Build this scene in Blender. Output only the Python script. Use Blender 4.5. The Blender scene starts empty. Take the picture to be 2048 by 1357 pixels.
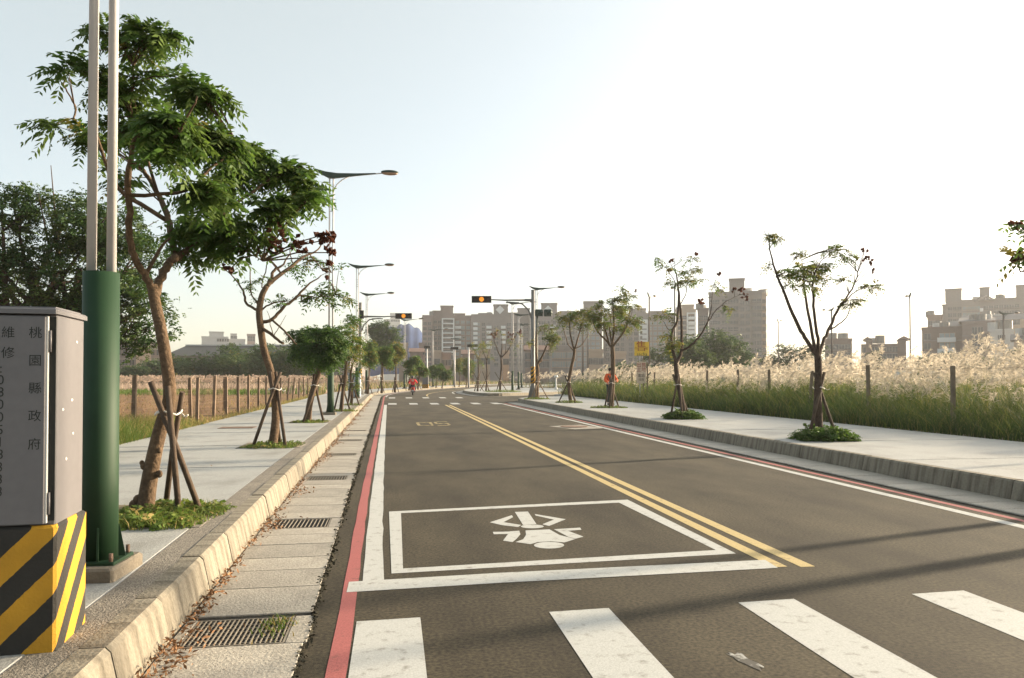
import bpy, bmesh, math, random
import numpy as np
from mathutils import Vector, Matrix
R = math.radians
S = bpy.context.scene
C = S.collection
rng = np.random.default_rng(11)
random.seed(5)

# ------------------------------------------------------------------ camera
F = 1500.0; PW = 2048; HZ = 757.0; VX = 787.0; CX = 1024.0; EYE = 1.5
PITCH = R(1.0)
CY = HZ - F * math.tan(PITCH)
YAW = math.atan((CX - VX) / F * math.cos(PITCH))
cam_d = bpy.data.cameras.new('camera'); cam = bpy.data.objects.new('camera', cam_d); C.objects.link(cam)
cam_d.sensor_width = 36; cam_d.lens = F / PW * 36
cam_d.shift_y = (CY - 678.5) / PW
cam_d.clip_start = 0.1; cam_d.clip_end = 6000
cam.location = (0, 0, EYE); cam.rotation_euler = (R(90) + PITCH, 0, -YAW)
S.camera = cam

# ------------------------------------------------------------------ sky, sun, exposure
SUN_AZ = R(74); SUN_EL = R(15)            # compass from the road direction (+Y) towards +X
w = bpy.data.worlds.new('World'); S.world = w; w.use_nodes = True
nt = w.node_tree; bg = nt.nodes['Background']
sky = nt.nodes.new('ShaderNodeTexSky'); sky.sky_type = 'NISHITA'; sky.sun_disc = False
sky.sun_elevation = SUN_EL; sky.sun_rotation = SUN_AZ
sky.air_density = 0.6; sky.dust_density = 4.0; sky.ozone_density = 1.0
veil = nt.nodes.new('ShaderNodeVectorMath'); veil.operation = 'ADD'; veil.inputs[1].default_value = (1.86, 1.90, 1.36)   # even thin high overcast
nt.links.new(sky.outputs[0], veil.inputs[0]); nt.links.new(veil.outputs[0], bg.inputs[0]); bg.inputs[1].default_value = 0.085
sl = bpy.data.lights.new('sun', 'SUN'); sl.energy = 5.0; sl.angle = R(1.8); sl.color = (1.0, 0.82, 0.58)
sun = bpy.data.objects.new('sun', sl); C.objects.link(sun)
sd = Vector((math.sin(SUN_AZ) * math.cos(SUN_EL), math.cos(SUN_AZ) * math.cos(SUN_EL), math.sin(SUN_EL)))
sun.rotation_euler = (-sd).to_track_quat('-Z', 'Y').to_euler()
S.view_settings.view_transform = 'Standard'; S.view_settings.look = 'None'
S.view_settings.exposure = 1.5; S.view_settings.gamma = 1; S.view_settings.use_curve_mapping = False
S.render.engine = 'CYCLES'
S.cycles.use_denoising = True
S.cycles.max_bounces = 8; S.cycles.transparent_max_bounces = 8; S.cycles.volume_bounces = 1
S.cycles.caustics_reflective = False; S.cycles.caustics_refractive = False

# ------------------------------------------------------------------ survey helpers: points of the photograph on level ground
FW = np.array((math.sin(YAW), math.cos(YAW), 0)); RT = np.array((math.cos(YAW), -math.sin(YAW), 0))
PZ = 0.25                                  # pavement height
GZ = 0.20                                  # fields either side
def G(px, py, z=0.0):
    a = (px - CX) / F; b = (CY - py) / F
    fx = np.array((math.sin(YAW) * math.cos(PITCH), math.cos(YAW) * math.cos(PITCH), math.sin(PITCH)))
    up = np.array((-math.sin(YAW) * math.sin(PITCH), -math.cos(YAW) * math.sin(PITCH), math.cos(PITCH)))
    r = fx + a * RT + b * up
    t = (z - EYE) / r[2]
    return float(r[0] * t), float(r[1] * t)
def at(px, d, z=0.0):                       # the point d metres ahead on the sight line column px
    p = FW * d + RT * ((px - CX) / F * d)
    return Vector((p[0], p[1], z))
def hgt(py, d): return EYE + (HZ - py) / F * d
def ahead(x, y): return x * FW[0] + y * FW[1]

# ------------------------------------------------------------------ mesh helpers
class MB:
    def __init__(s): s.v = []; s.f = []; s.m = []; s.sm = []
    def add(s, V, Fc, mi=0, smooth=False):
        o = len(s.v); s.v.extend([tuple(p) for p in V])
        for f in Fc: s.f.append(tuple(i + o for i in f)); s.m.append(mi); s.sm.append(smooth)
    def box(s, x0, x1, y0, y1, z0, z1, mi=0, top=(0, 0)):
        a, b = top
        V = [(x0, y0, z0), (x1, y0, z0), (x1, y1, z0), (x0, y1, z0), (x0 + a, y0 + b, z1), (x1 - a, y0 + b, z1), (x1 - a, y1 - b, z1), (x0 + a, y1 - b, z1)]
        s.add(V, [(0, 3, 2, 1), (4, 5, 6, 7), (0, 1, 5, 4), (1, 2, 6, 5), (2, 3, 7, 6), (3, 0, 4, 7)], mi)
    def cbox(s, x0, x1, y0, y1, z0, z1, c=0.01, mi=0):      # box with its upright edges and top edge chamfered
        P = [(x0 + c, y0), (x1 - c, y0), (x1, y0 + c), (x1, y1 - c), (x1 - c, y1), (x0 + c, y1), (x0, y1 - c), (x0, y0 + c)]
        mx, my = (x0 + x1) / 2, (y0 + y1) / 2
        ins = [(x + (c if x < mx else -c), y + (c if y < my else -c)) for x, y in P]
        V = [(x, y, z0) for x, y in P] + [(x, y, z1 - c) for x, y in P] + [(x, y, z1) for x, y in ins]
        Fc = [tuple(range(7, -1, -1)), tuple(range(16, 24))]
        for k in range(8):
            j = (k + 1) % 8
            Fc += [(k, j, 8 + j, 8 + k), (8 + k, 8 + j, 16 + j, 16 + k)]
        s.add(V, Fc, mi)
    def prism(s, poly, z0, z1, mi=0, axis='z'):
        n = len(poly)
        def p(a, b, c):
            return (a, b, c) if axis == 'z' else ((a, c, b) if axis == 'y' else (c, a, b))
        V = [p(a, b, z0) for a, b in poly] + [p(a, b, z1) for a, b in poly]
        s.add(V, [tuple(range(n - 1, -1, -1)), tuple(range(n, 2 * n))] + [(k, (k + 1) % n, n + (k + 1) % n, n + k) for k in range(n)], mi)
    def tube(s, pts, rad, n=8, mi=0, cap=True, smooth=True):
        pts = [Vector(p) for p in pts]; m = len(pts)
        if not hasattr(rad, '__len__'): rad = [rad] * m
        V = []; u = None
        for i, p in enumerate(pts):
            t = (pts[min(i + 1, m - 1)] - pts[max(i - 1, 0)])
            if t.length < 1e-9: t = Vector((0, 0, 1))
            t.normalize()
            if u is None:
                u = t.orthogonal().normalized()
            else:
                u = (u - t * u.dot(t))
                u = u.normalized() if u.length > 1e-6 else t.orthogonal().normalized()
            v = t.cross(u)
            for k in range(n):
                a = 2 * math.pi * k / n
                V.append(p + (u * math.cos(a) + v * math.sin(a)) * rad[i])
        Fc = []
        for i in range(m - 1):
            for k in range(n):
                j = (k + 1) % n
                Fc.append((i * n + k, i * n + j, (i + 1) * n + j, (i + 1) * n + k))
        s.add(V, Fc, mi, smooth)
        if cap:
            o = len(s.v) - len(V)
            s.f.append(tuple(o + k for k in range(n - 1, -1, -1))); s.m.append(mi); s.sm.append(False)
            s.f.append(tuple(o + (m - 1) * n + k for k in range(n))); s.m.append(mi); s.sm.append(False)
    def ell(s, c, r, nu=12, nv=8, mi=0):
        V = []; Fc = []
        for i in range(nv + 1):
            th = math.pi * i / nv
            for k in range(nu):
                a = 2 * math.pi * k / nu
                V.append((c[0] + r[0] * math.sin(th) * math.cos(a), c[1] + r[1] * math.sin(th) * math.sin(a), c[2] + r[2] * math.cos(th)))
        for i in range(nv):
            for k in range(nu):
                j = (k + 1) % nu
                Fc.append((i * nu + k, (i + 1) * nu + k, (i + 1) * nu + j, i * nu + j))
        s.add(V, Fc, mi, True)
    def mesh(s, name, mats):
        me = bpy.data.meshes.new(name); me.from_pydata(s.v, [], s.f)
        for m in (mats if isinstance(mats, (list, tuple)) else [mats]): me.materials.append(m)
        me.polygons.foreach_set('material_index', s.m); me.polygons.foreach_set('use_smooth', s.sm)
        me.update(); return me
    def obj(s, name, mats, parent=None, loc=None, rz=0.0):
        return put(name, s.mesh(name, mats), parent, loc, rz)
def put(name, me, parent=None, loc=None, rz=0.0):
    o = bpy.data.objects.new(name, me); C.objects.link(o)
    if parent is not None: o.parent = parent
    if loc is not None: o.location = loc
    if rz: o.rotation_euler = (0, 0, rz)
    return o
def bigmesh(name, V, quads, mats, mi=None, parent=None, loc=None, rz=0.0, smooth=False):
    V = np.asarray(V, np.float32).reshape(-1, 3); quads = np.asarray(quads, np.int32)
    k = quads.shape[1]; n = len(quads)
    me = bpy.data.meshes.new(name)
    me.vertices.add(len(V)); me.vertices.foreach_set('co', V.ravel())
    me.loops.add(n * k); me.loops.foreach_set('vertex_index', quads.ravel())
    me.polygons.add(n); me.polygons.foreach_set('loop_start', np.arange(0, n * k, k, dtype=np.int32))
    for m in (mats if isinstance(mats, (list, tuple)) else [mats]): me.materials.append(m)
    if mi is not None: me.polygons.foreach_set('material_index', np.asarray(mi, np.int32))
    me.polygons.foreach_set('use_smooth', np.full(n, smooth))
    me.update(calc_edges=True); me.validate()
    return put(name, me, parent, loc, rz)
def thing(name, label, cat, loc=(0, 0, 0), rz=0.0, group=None):
    o = bpy.data.objects.new(name, None); C.objects.link(o); o.empty_display_size = .2
    o.location = loc; o.rotation_euler = (0, 0, rz)
    return tag(o, label, cat, group)
def tag(o, label=None, cat=None, group=None, kind=None):
    if label: o['label'] = label
    if cat: o['category'] = cat
    if group: o['group'] = group
    if kind: o['kind'] = kind
    return o
def kids(o): return list(o.children)
def copy_tree(o, loc, rz, label):
    r = o.copy(); C.objects.link(r); r.location = loc; r.rotation_euler = (0, 0, rz); r['label'] = label
    for ch in kids(o):
        c = ch.copy(); C.objects.link(c); c.parent = r
        for g in kids(ch):
            d = g.copy(); C.objects.link(d); d.parent = c
    return r
def structure(o, label=None): return tag(o, label, None, None, 'structure')

# ------------------------------------------------------------------ materials
def mat(name, col, rough=.8, var=.15, scale=4.0, bump=0.0, bscale=60.0, metal=0.0, trans=0.0, second=None, thr=None,
        stretch=None, rand=0.0, fine=0.0, fscale=120.0, emit=None, spec=.3):
    m = bpy.data.materials.new(name); m.use_nodes = True
    t = m.node_tree; N = t.nodes; Lk = t.links; b = N['Principled BSDF']; out = N['Material Output']
    b.inputs['Roughness'].default_value = rough; b.inputs['Metallic'].default_value = metal
    b.inputs['Specular IOR Level'].default_value = spec
    tc = N.new('ShaderNodeTexCoord'); vec = tc.outputs['Object']
    if stretch:
        mp = N.new('ShaderNodeMapping'); mp.inputs['Scale'].default_value = stretch; Lk.new(vec, mp.inputs[0]); vecs = mp.outputs[0]
    else: vecs = vec
    no = N.new('ShaderNodeTexNoise'); no.inputs['Scale'].default_value = scale; no.inputs['Detail'].default_value = 5
    no.inputs['Roughness'].default_value = .6
    Lk.new(vecs, no.inputs['Vector'])
    mix = N.new('ShaderNodeMix'); mix.data_type = 'RGBA'
    a = tuple(c * (1 - var) for c in col) + (1,)
    e = (second if second else tuple(min(1, c * (1 + var)) for c in col)) + (1,)
    mix.inputs[6].default_value = a; mix.inputs[7].default_value = e
    mr = N.new('ShaderNodeMapRange')
    lo, hi = thr if thr else (.3, .7)
    mr.inputs[1].default_value = lo; mr.inputs[2].default_value = hi
    Lk.new(no.outputs[0], mr.inputs[0]); Lk.new(mr.outputs[0], mix.inputs[0])
    colo = mix.outputs[2]
    def mulv(colo, val):
        vm = N.new('ShaderNodeVectorMath'); vm.operation = 'SCALE'; Lk.new(colo, vm.inputs[0]); Lk.new(val, vm.inputs['Scale']); return vm.outputs[0]
    def rng_map(src, lo, hi):
        r_ = N.new('ShaderNodeMapRange'); r_.inputs[3].default_value = lo; r_.inputs[4].default_value = hi; Lk.new(src, r_.inputs[0]); return r_.outputs[0]
    if rand:
        oi = N.new('ShaderNodeObjectInfo'); colo = mulv(colo, rng_map(oi.outputs['Random'], 1 - rand, 1 + rand))
    if fine:
        n3 = N.new('ShaderNodeTexNoise'); n3.inputs['Scale'].default_value = fscale; n3.inputs['Detail'].default_value = 3
        Lk.new(vec, n3.inputs['Vector'])
        r3 = N.new('ShaderNodeMapRange'); r3.inputs[1].default_value = .3; r3.inputs[2].default_value = .7; r3.inputs[3].default_value = 1 - fine; r3.inputs[4].default_value = 1 + fine
        Lk.new(n3.outputs[0], r3.inputs[0]); colo = mulv(colo, r3.outputs[0])
    Lk.new(colo, b.inputs['Base Color'])
    if bump:
        n2 = N.new('ShaderNodeTexNoise'); n2.inputs['Scale'].default_value = bscale; n2.inputs['Detail'].default_value = 4
        Lk.new(vec, n2.inputs['Vector'])
        bp = N.new('ShaderNodeBump'); bp.inputs['Strength'].default_value = bump; bp.inputs['Distance'].default_value = .02
        Lk.new(n2.outputs[0], bp.inputs['Height']); Lk.new(bp.outputs[0], b.inputs['Normal'])
    if emit:
        b.inputs['Emission Color'].default_value = emit[0] + (1,); b.inputs['Emission Strength'].default_value = emit[1]
    if trans:
        tr = N.new('ShaderNodeBsdfTranslucent'); Lk.new(colo, tr.inputs[0])
        ms = N.new('ShaderNodeMixShader'); ms.inputs[0].default_value = trans
        Lk.new(b.outputs[0], ms.inputs[1]); Lk.new(tr.outputs[0], ms.inputs[2]); Lk.new(ms.outputs[0], out.inputs[0])
    return m
M = {}
M['asphalt'] = mat('asphalt', (.027, .0215, .0125), .9, .1, .8, .4, 240, fine=.6, fscale=42, second=(.058, .0475, .029), stretch=(1.3, .5, 1), thr=(.34, .66))
M['paint'] = mat('road_paint_white', (.41, .415, .40), .7, .03, 11, .2, 200, fine=.14, fscale=90, second=(.17, .16, .135), thr=(.55, .78))
M['paint_worn'] = mat('road_paint_worn', (.085, .08, .07), .8, .1, 9, .25, 90, second=(.34, .34, .32), thr=(.46, .56))
M['yellow_worn'] = mat('road_paint_yellow_worn', (.33, .26, .12), .8, .05, 7, .2, 200, fine=.2, fscale=90, second=(.06, .05, .032), thr=(.44, .60))
M['red_paint'] = mat('road_paint_red', (.31, .095, .09), .75, .05, 9, .2, 200, fine=.2, fscale=90, second=(.12, .06, .05), thr=(.60, .76))
M['yellow_paint'] = mat('road_paint_yellow', (.43, .335, .155), .75, .05, 9, .2, 200, fine=.2, fscale=90, second=(.16, .12, .06), thr=(.58, .74))
M['slab'] = mat('pavement_concrete', (.315, .315, .300), .62, .04, 1.4, .3, 90, rand=.05, fine=.16, fscale=45, second=(.225, .222, .205), thr=(.50, .72))
M['gutter'] = mat('gutter_concrete', (.30, .275, .235), .65, .17, 2.2, .35, 60, rand=.13, fine=.2, fscale=45)
M['kerb'] = mat('kerb_stone', (.092, .078, .058), .9, .1, 6, .4, 50, second=(.215, .192, .150), thr=(.34, .56), stretch=(.12, 1.05, .12), rand=.1, fine=.12, fscale=40)
M['strip'] = mat('pebble_wash', (.185, .165, .138), .9, .2, 3, .6, 90, fine=.4, fscale=70)
M['kerb_block'] = mat('block_concrete', (.17, .145, .11), .9, .2, 6, .4, 50)
M['earth'] = mat('field_earth', (.15, .075, .030), .95, .3, .8, .6, 8, second=(.25, .145, .062), fine=.35, fscale=5)
M['soil'] = mat('verge_soil', (.15, .12, .075), .95, .35, .8, .5, 8, fine=.3, fscale=6)
M['pole_white'] = mat('pole_white', (.47, .45, .44), .45, .06, 3, spec=.5)
M['pole_green'] = mat('pole_green', (.009, .033, .012), .62, .15, 3, spec=.3)
M['dark_green'] = mat('lamp_green', (.032, .052, .042), .5, .15, 3)
M['grey_pole'] = mat('grey_galvanised', (.17, .165, .155), .5, .12, 3, metal=.2)
M['grey_dull'] = mat('dull_grey', (.13, .115, .11), .8, .1, 3, spec=.1)
M['lamp_glass'] = mat('lamp_glass', (.42, .27, .19), .3, .1, 6)
M['cab'] = mat('cabinet_grey', (.128, .122, .127), .45, .05, 2, fine=.04, fscale=25, spec=.4)
M['gasket'] = mat('black_rubber', (.012, .013, .012), .6, .2, 6)
M['ink'] = mat('ink', (.022, .024, .022), .6, .2, 60)
M['chip'] = mat('peeled_paint', (.5, .49, .48), .7, .05, 20)
M['bark'] = mat('bark', (.095, .062, .037), .95, .35, 9, .9, 30, stretch=(1, 1, .5), fine=.25, fscale=30)
M['bark_dark'] = mat('bark_dark', (.062, .042, .03), .95, .35, 9, .7, 30, fine=.25, fscale=30)
M['stake'] = mat('stake_wood', (.075, .052, .036), .9, .35, 8, .4, 30)
M['stake_light'] = mat('stake_wood_pale', (.17, .12, .08), .9, .3, 8, .4, 30)
M['tie'] = mat('tie_cloth', (.6, .56, .5), .9, .1, 20)
M['leaf'] = mat('leaf_green', (.062, .120, .020), .6, .4, 2.2, trans=.5)
M['leaf2'] = mat('leaf_light', (.085, .135, .024), .6, .35, 2.5, trans=.45)
M['leaf_y'] = mat('leaf_yellow', (.19, .165, .035), .65, .35, 2.5, trans=.5)
M['leaf_d'] = mat('leaf_dark', (.040, .082, .018), .6, .4, 1.0, trans=.3)
M['leaf_d2'] = mat('leaf_dark_olive', (.068, .104, .024), .6, .4, 1.0, trans=.35)
M['leaf_far'] = mat('leaf_far', (.045, .062, .028), .8, .35, .3, trans=.25)
M['fruit'] = mat('seed_capsule', (.115, .042, .024), .7, .35, 8, trans=.3)
M['leaf_o'] = mat('leaf_olive', (.112, .118, .028), .65, .35, 2.5, trans=.42)
M['grass_l'] = mat('grass_light', (.13, .17, .03), .7, .35, 1.2, trans=.45)
M['grass'] = mat('grass_green', (.085, .135, .022), .7, .4, 1.2, trans=.4)
M['grass_y'] = mat('grass_dry', (.30, .235, .085), .75, .3, 1.0, trans=.4)
M['reed'] = mat('reed_blade', (.050, .084, .019), .65, .4, .6, trans=.4)
M['reed_y'] = mat('reed_blade_pale', (.20, .18, .055), .7, .3, .6, trans=.45)
M['plume'] = mat('reed_plume', (.54, .475, .385), .9, .2, .8, trans=.5)
M['plume_pink'] = mat('far_plume', (.42, .33, .26), .9, .2, .2, trans=.4)
M['litter'] = mat('dead_leaf', (.20, .105, .05), .9, .5, 6)
M['dirt'] = mat('edge_moss_dirt', (.036, .033, .022), .95, .5, 3)
M['steel'] = mat('grate_steel', (.20, .175, .14), .6, .3, 20, metal=.2, fine=.2)
M['pit'] = mat('drain_pit', (.012, .011, .009), .9, .3, 5)
M['rust'] = mat('rusty_iron', (.16, .105, .075), .8, .35, 12, .3)
M['post'] = mat('fence_concrete', (.165, .118, .082), .9, .25, 5, .3, 40, rand=.12)
M['post_d'] = mat('fence_post_dark', (.16, .125, .09), .9, .25, 5, .3, 40, rand=.12)
M['wire'] = mat('fence_wire', (.16, .10, .06), .6, .3, 5)
M['sign_y'] = mat('sign_yellow', (.72, .47, .06), .6, .1, 5)
M['sign_p'] = mat('sign_pale', (.55, .43, .33), .7, .12, 5)
M['ink_red'] = mat('ink_red', (.26, .035, .022), .7, .2, 20)
M['skin'] = mat('skin', (.45, .27, .18), .55, .06, 8)
M['orange'] = mat('orange_cloth', (.62, .10, .025), .8, .15, 8)
M['red_cloth'] = mat('red_cloth', (.58, .025, .03), .8, .15, 8)
M['dark_cloth'] = mat('dark_cloth', (.03, .036, .034), .85, .25, 8)
M['hair'] = mat('hair', (.016, .013, .012), .6, .2, 20)
M['tyre'] = mat('tyre_rubber', (.018, .018, .018), .8, .2, 20)
M['scooter_red'] = mat('scooter_red', (.45, .05, .07), .35, .08, 4, spec=.5)
M['scooter_dark'] = mat('scooter_dark', (.03, .03, .035), .4, .1, 6, spec=.5)
M['white_plastic'] = mat('white_plastic', (.5, .5, .48), .5, .05, 5)
M['amber'] = mat('amber_lamp', (.35, .12, .01), .4, .03, 5, emit=((1.0, .33, .03), .36))
M['lens_off'] = mat('signal_lens_off', (.035, .02, .015), .3, .1, 8)
M['signal_body'] = mat('signal_black', (.020, .022, .018), .5, .15, 6)
M['tile_pink'] = mat('facade_pink_tile', (.20, .158, .145), .8, .08, .15, fine=.06, fscale=2)
M['tile_grey'] = mat('facade_grey_tile', (.205, .185, .178), .8, .08, .15, fine=.06, fscale=2)
M['tile_brown'] = mat('facade_brown_tile', (.155, .112, .098), .8, .08, .15, fine=.06, fscale=2)
M['facade_white'] = mat('facade_white', (.42, .42, .41), .8, .08, .2)
M['facade_cream'] = mat('facade_cream', (.34, .27, .21), .8, .1, .2)
M['glass'] = mat('window_glass', (.055, .06, .068), .15, .25, .5, spec=.6)
M['glass_bright'] = mat('window_glass_pale', (.22, .27, .30), .2, .15, .5, spec=.6)
M['roof_grey'] = mat('roof_grey', (.16, .15, .15), .8, .15, .3)
M['roof_slate'] = mat('roof_sheet_grey', (.026, .029, .031), .7, .15, .2)
M['roof_red'] = mat('roof_red', (.14, .085, .07), .85, .15, .3)
M['hill'] = mat('hill_haze_blue', (.010, .032, .11), .95, .3, .05, second=(.016, .044, .13))  # blue of the distant air is painted into the forest colour
M['white_trim'] = mat('white_trim', (.62, .64, .64), .7, .05, .5)
M['hi_blue'] = mat('panel_blue_grey', (.24, .27, .31), .6, .08, 3)
def stripe_mat():
    m = bpy.data.materials.new('hazard_stripe_paint'); m.use_nodes = True
    t = m.node_tree; N = t.nodes; Lk = t.links; b = N['Principled BSDF']; b.inputs['Roughness'].default_value = .75
    tc = N.new('ShaderNodeTexCoord'); sp = N.new('ShaderNodeSeparateXYZ'); Lk.new(tc.outputs['Object'], sp.inputs[0])
    a = N.new('ShaderNodeMath'); a.operation = 'ADD'; Lk.new(sp.outputs[0], a.inputs[0]); Lk.new(sp.outputs[1], a.inputs[1])
    nz = N.new('ShaderNodeTexNoise'); nz.inputs['Scale'].default_value = 30; Lk.new(tc.outputs['Object'], nz.inputs['Vector'])
    nm = N.new('ShaderNodeMath'); nm.operation = 'MULTIPLY_ADD'; nm.inputs[1].default_value = .012; Lk.new(nz.outputs[0], nm.inputs[0]); Lk.new(a.outputs[0], nm.inputs[2])
    s_ = N.new('ShaderNodeMath'); s_.operation = 'SUBTRACT'; Lk.new(nm.outputs[0], s_.inputs[0]); Lk.new(sp.outputs[2], s_.inputs[1])
    f = N.new('ShaderNodeMath'); f.operation = 'MULTIPLY_ADD'; f.inputs[1].default_value = 1 / .262; f.inputs[2].default_value = 10.02; Lk.new(s_.outputs[0], f.inputs[0])
    fr = N.new('ShaderNodeMath'); fr.operation = 'FRACT'; Lk.new(f.outputs[0], fr.inputs[0])
    g = N.new('ShaderNodeMath'); g.operation = 'GREATER_THAN'; g.inputs[1].default_value = .5; Lk.new(fr.outputs[0], g.inputs[0])
    n1 = N.new('ShaderNodeTexNoise'); n1.inputs['Scale'].default_value = 6; n1.inputs['Detail'].default_value = 6; Lk.new(tc.outputs['Object'], n1.inputs['Vector'])
    mx = N.new('ShaderNodeMix'); mx.data_type = 'RGBA'; mx.inputs[6].default_value = (.016, .014, .011, 1); mx.inputs[7].default_value = (.46, .235, .008, 1)
    Lk.new(g.outputs[0], mx.inputs[0])
    r = N.new('ShaderNodeMapRange'); r.inputs[1].default_value = .3; r.inputs[2].default_value = .7; r.inputs[3].default_value = .78; r.inputs[4].default_value = 1.1; Lk.new(n1.outputs[0], r.inputs[0])
    vm = N.new('ShaderNodeVectorMath'); vm.operation = 'SCALE'; Lk.new(mx.outputs[2], vm.inputs[0]); Lk.new(r.outputs[0], vm.inputs['Scale'])
    Lk.new(vm.outputs[0], b.inputs['Base Color'])
    bp = N.new('ShaderNodeBump'); bp.inputs['Strength'].default_value = .3; bp.inputs['Distance'].default_value = .01
    n2 = N.new('ShaderNodeTexNoise'); n2.inputs['Scale'].default_value = 70; Lk.new(tc.outputs['Object'], n2.inputs['Vector']); Lk.new(n2.outputs[0], bp.inputs['Height']); Lk.new(bp.outputs[0], b.inputs['Normal'])
    return m
M['stripe'] = stripe_mat()

# ------------------------------------------------------------------ polylines
def resample(poly, step, smooth=0):
    P = np.array(poly, float)
    for _ in range(smooth):
        Q = [P[0]]
        for a, b in zip(P[:-1], P[1:]): Q += [a * .75 + b * .25, a * .25 + b * .75]
        P = np.array(Q + [P[-1]])
    seg = np.linalg.norm(np.diff(P, axis=0), axis=1); s = np.r_[0, np.cumsum(seg)]
    n = max(2, int(round(s[-1] / step)) + 1); u = np.linspace(0, s[-1], n)
    return np.c_[np.interp(u, s, P[:, 0]), np.interp(u, s, P[:, 1])]
def offset(P, d):                          # positive: to the right of travel
    t = np.gradient(P, axis=0); t /= np.linalg.norm(t, axis=1)[:, None]
    return P + np.c_[t[:, 1], -t[:, 0]] * d
def strip_mb(mb, A, B, z, mi=0):
    n = len(A); V = [(x, y, z) for x, y in A] + [(x, y, z) for x, y in B]
    mb.add(V, [(k, n + k, n + k + 1, k + 1) for k in range(n - 1)], mi)
def band_mb(mb, P, d0, d1, z, mi=0): strip_mb(mb, offset(P, d0), offset(P, d1), z, mi)
def solid_mb(mb, A, B, z0, z1, mi=0):      # solid run between two polylines
    n = len(A)
    V = [(x, y, z1) for x, y in A] + [(x, y, z1) for x, y in B] + [(x, y, z0) for x, y in A] + [(x, y, z0) for x, y in B]
    Fc = [(k, n + k, n + k + 1, k + 1) for k in range(n - 1)]
    Fc += [(k, k + 1, 2 * n + k + 1, 2 * n + k) for k in range(n - 1)] + [(n + k + 1, n + k, 3 * n + k, 3 * n + k + 1) for k in range(n - 1)]
    Fc += [(0, 2 * n, 3 * n, n), (n - 1, 2 * n - 1, 4 * n - 1, 3 * n - 1)]
    mb.add(V, Fc, mi)
def poly_sheet(mb, poly, z, mi=0): mb.add([(x, y, z) for x, y in poly], [tuple(range(len(poly)))], mi)

KL = resample([(-1.2, -3), (-1.23, 4.3), (-1.3, 9), (-1.36, 16), (-1.42, 25), (-1.6, 50), (-1.7, 62), (-1.55, 69), (-.3, 80), (2.1, 91), (5, 103), (9.5, 119), (16, 139), (30, 172), (52, 215)], 1.0, 1)
KR = resample([(7.45, -3), (7.45, 44.2), (7.6, 46.5), (8.4, 48.6), (10.2, 50.5), (14, 54.0), (24, 63), (44, 81), (80, 113)], 1.0, 1)
KF = resample([(70, 118), (36, 87), (14, 66.6), (10.4, 63.2), (8.2, 61.4), (7.3, 62.6), (7.0, 66), (6.8, 74), (7.5, 83), (9.8, 93), (14, 108), (20, 126), (28, 144), (42, 168), (66, 208)], 1.0, 2)

# ------------------------------------------------------------------ ground, road, pavements
g_ = MB(); g_.box(-1150, 1150, -60, 1150, -.9, -.06); ground = structure(g_.obj('ground', M['soil']))
rd = MB()
BR = np.array([(90, -3)] + [(90, y) for y in np.linspace(-1, 118, len(KL) - 1)])
# road sheet: from the left kerb line out under the pavements of the right-hand side
V = [(x, y, 0) for x, y in KL] + [(110, 215, 0), (110, -3, 0)]
rd.add(V, [tuple(range(len(V) - 1, -1, -1))])
road = structure(rd.obj('road', M['asphalt']))
Z1 = .0022
iL = KL[KL[:, 1] < 66]; iR = KR[KR[:, 1] < 45.5]
def marking(name, quads, m, z=Z1, label=None):
    mb = MB()
    for q in quads: mb.add([(x, y, z) for x, y in q], [tuple(range(len(q)))])
    o = mb.obj(name, m, road)
    if label: o['label'] = label
    return o
def band(name, P, d0, d1, m, z=Z1, wob=0.0):
    A = offset(P, d0); B = offset(P, d1)
    if wob:
        A = A + np.c_[rng.normal(0, wob, len(A)), np.zeros(len(A))]; B = B + np.c_[rng.normal(0, wob, len(B)), np.zeros(len(B))]
    mb = MB(); strip_mb(mb, A, B, z); return mb.obj(name, m, road)
KLn = resample(KL, .5)
band('edge_line', KLn, .90, 1.0, M['red_paint'], Z1, .004)['label'] = 'faded red no-stopping line'
KLd = resample(KL, .1); wl = KLd[(KLd[:, 1] > 5.56) & (KLd[:, 1] < 43.0)][::4]
band('edge_line', wl, 1.03, 1.18, M['paint'], Z1, .003)['label'] = 'white edge line'
wl2 = KLn[(KLn[:, 1] > 60)]
band('edge_line', wl2, 1.03, 1.16, M['paint'])
KRn = resample(KR, .5)[::1]
wr = KRn[(KRn[:, 1] < 45) & (KRn[:, 0] < 7.6)]
band('edge_line', wr, -1.24, -1.10, M['paint'], Z1, .003)
band('edge_line', wr, -.95, -.86, M['red_paint'], Z1, .003)
KFn = KF[(KF[:, 0] < 60) & (KF[:, 1] > 64)]
KFn = KFn[np.argmax(KFn[:, 0] < 8):] if len(KFn) else KFn
KFm = KF[np.argmin(KF[:, 0]):]
band('edge_line', KFm, -1.1, -.98, M['paint'])
def lane(x0, x1, xa, xb, y0, y1): return [[(x0, y0), (x1, y0), (xb, y1), (xa, y1)]]
marking('centre_line', lane(2.98, 3.10, 2.84, 2.95, 5.58, 42.2), M['yellow_paint'], label='left yellow line of the double centre line')
marking('centre_line', lane(3.20, 3.32, 3.05, 3.16, 5.55, 42.2), M['yellow_paint'], label='right yellow line of the double centre line')
cv = offset(KL, 4.55); cv = cv[(cv[:, 1] > 62)]
mbx = MB(); strip_mb(mbx, cv - [.12, 0], cv, Z1); mbx.obj('centre_line', M['yellow_paint'], road)
Q = lambda *p: [G(*a) for a in p]
marking('stop_line', [Q((698, 1165), (693, 1186), (1000, 1167), (1556, 1137), (1530, 1121), (1000, 1147))], M['paint'], Z1 + .0015)
box_o = Q((778, 1024), (783, 1148), (1472, 1108), (1255, 1000)); box_i = Q((802, 1027), (806, 1138), (1432, 1101), (1238, 1006))
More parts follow.
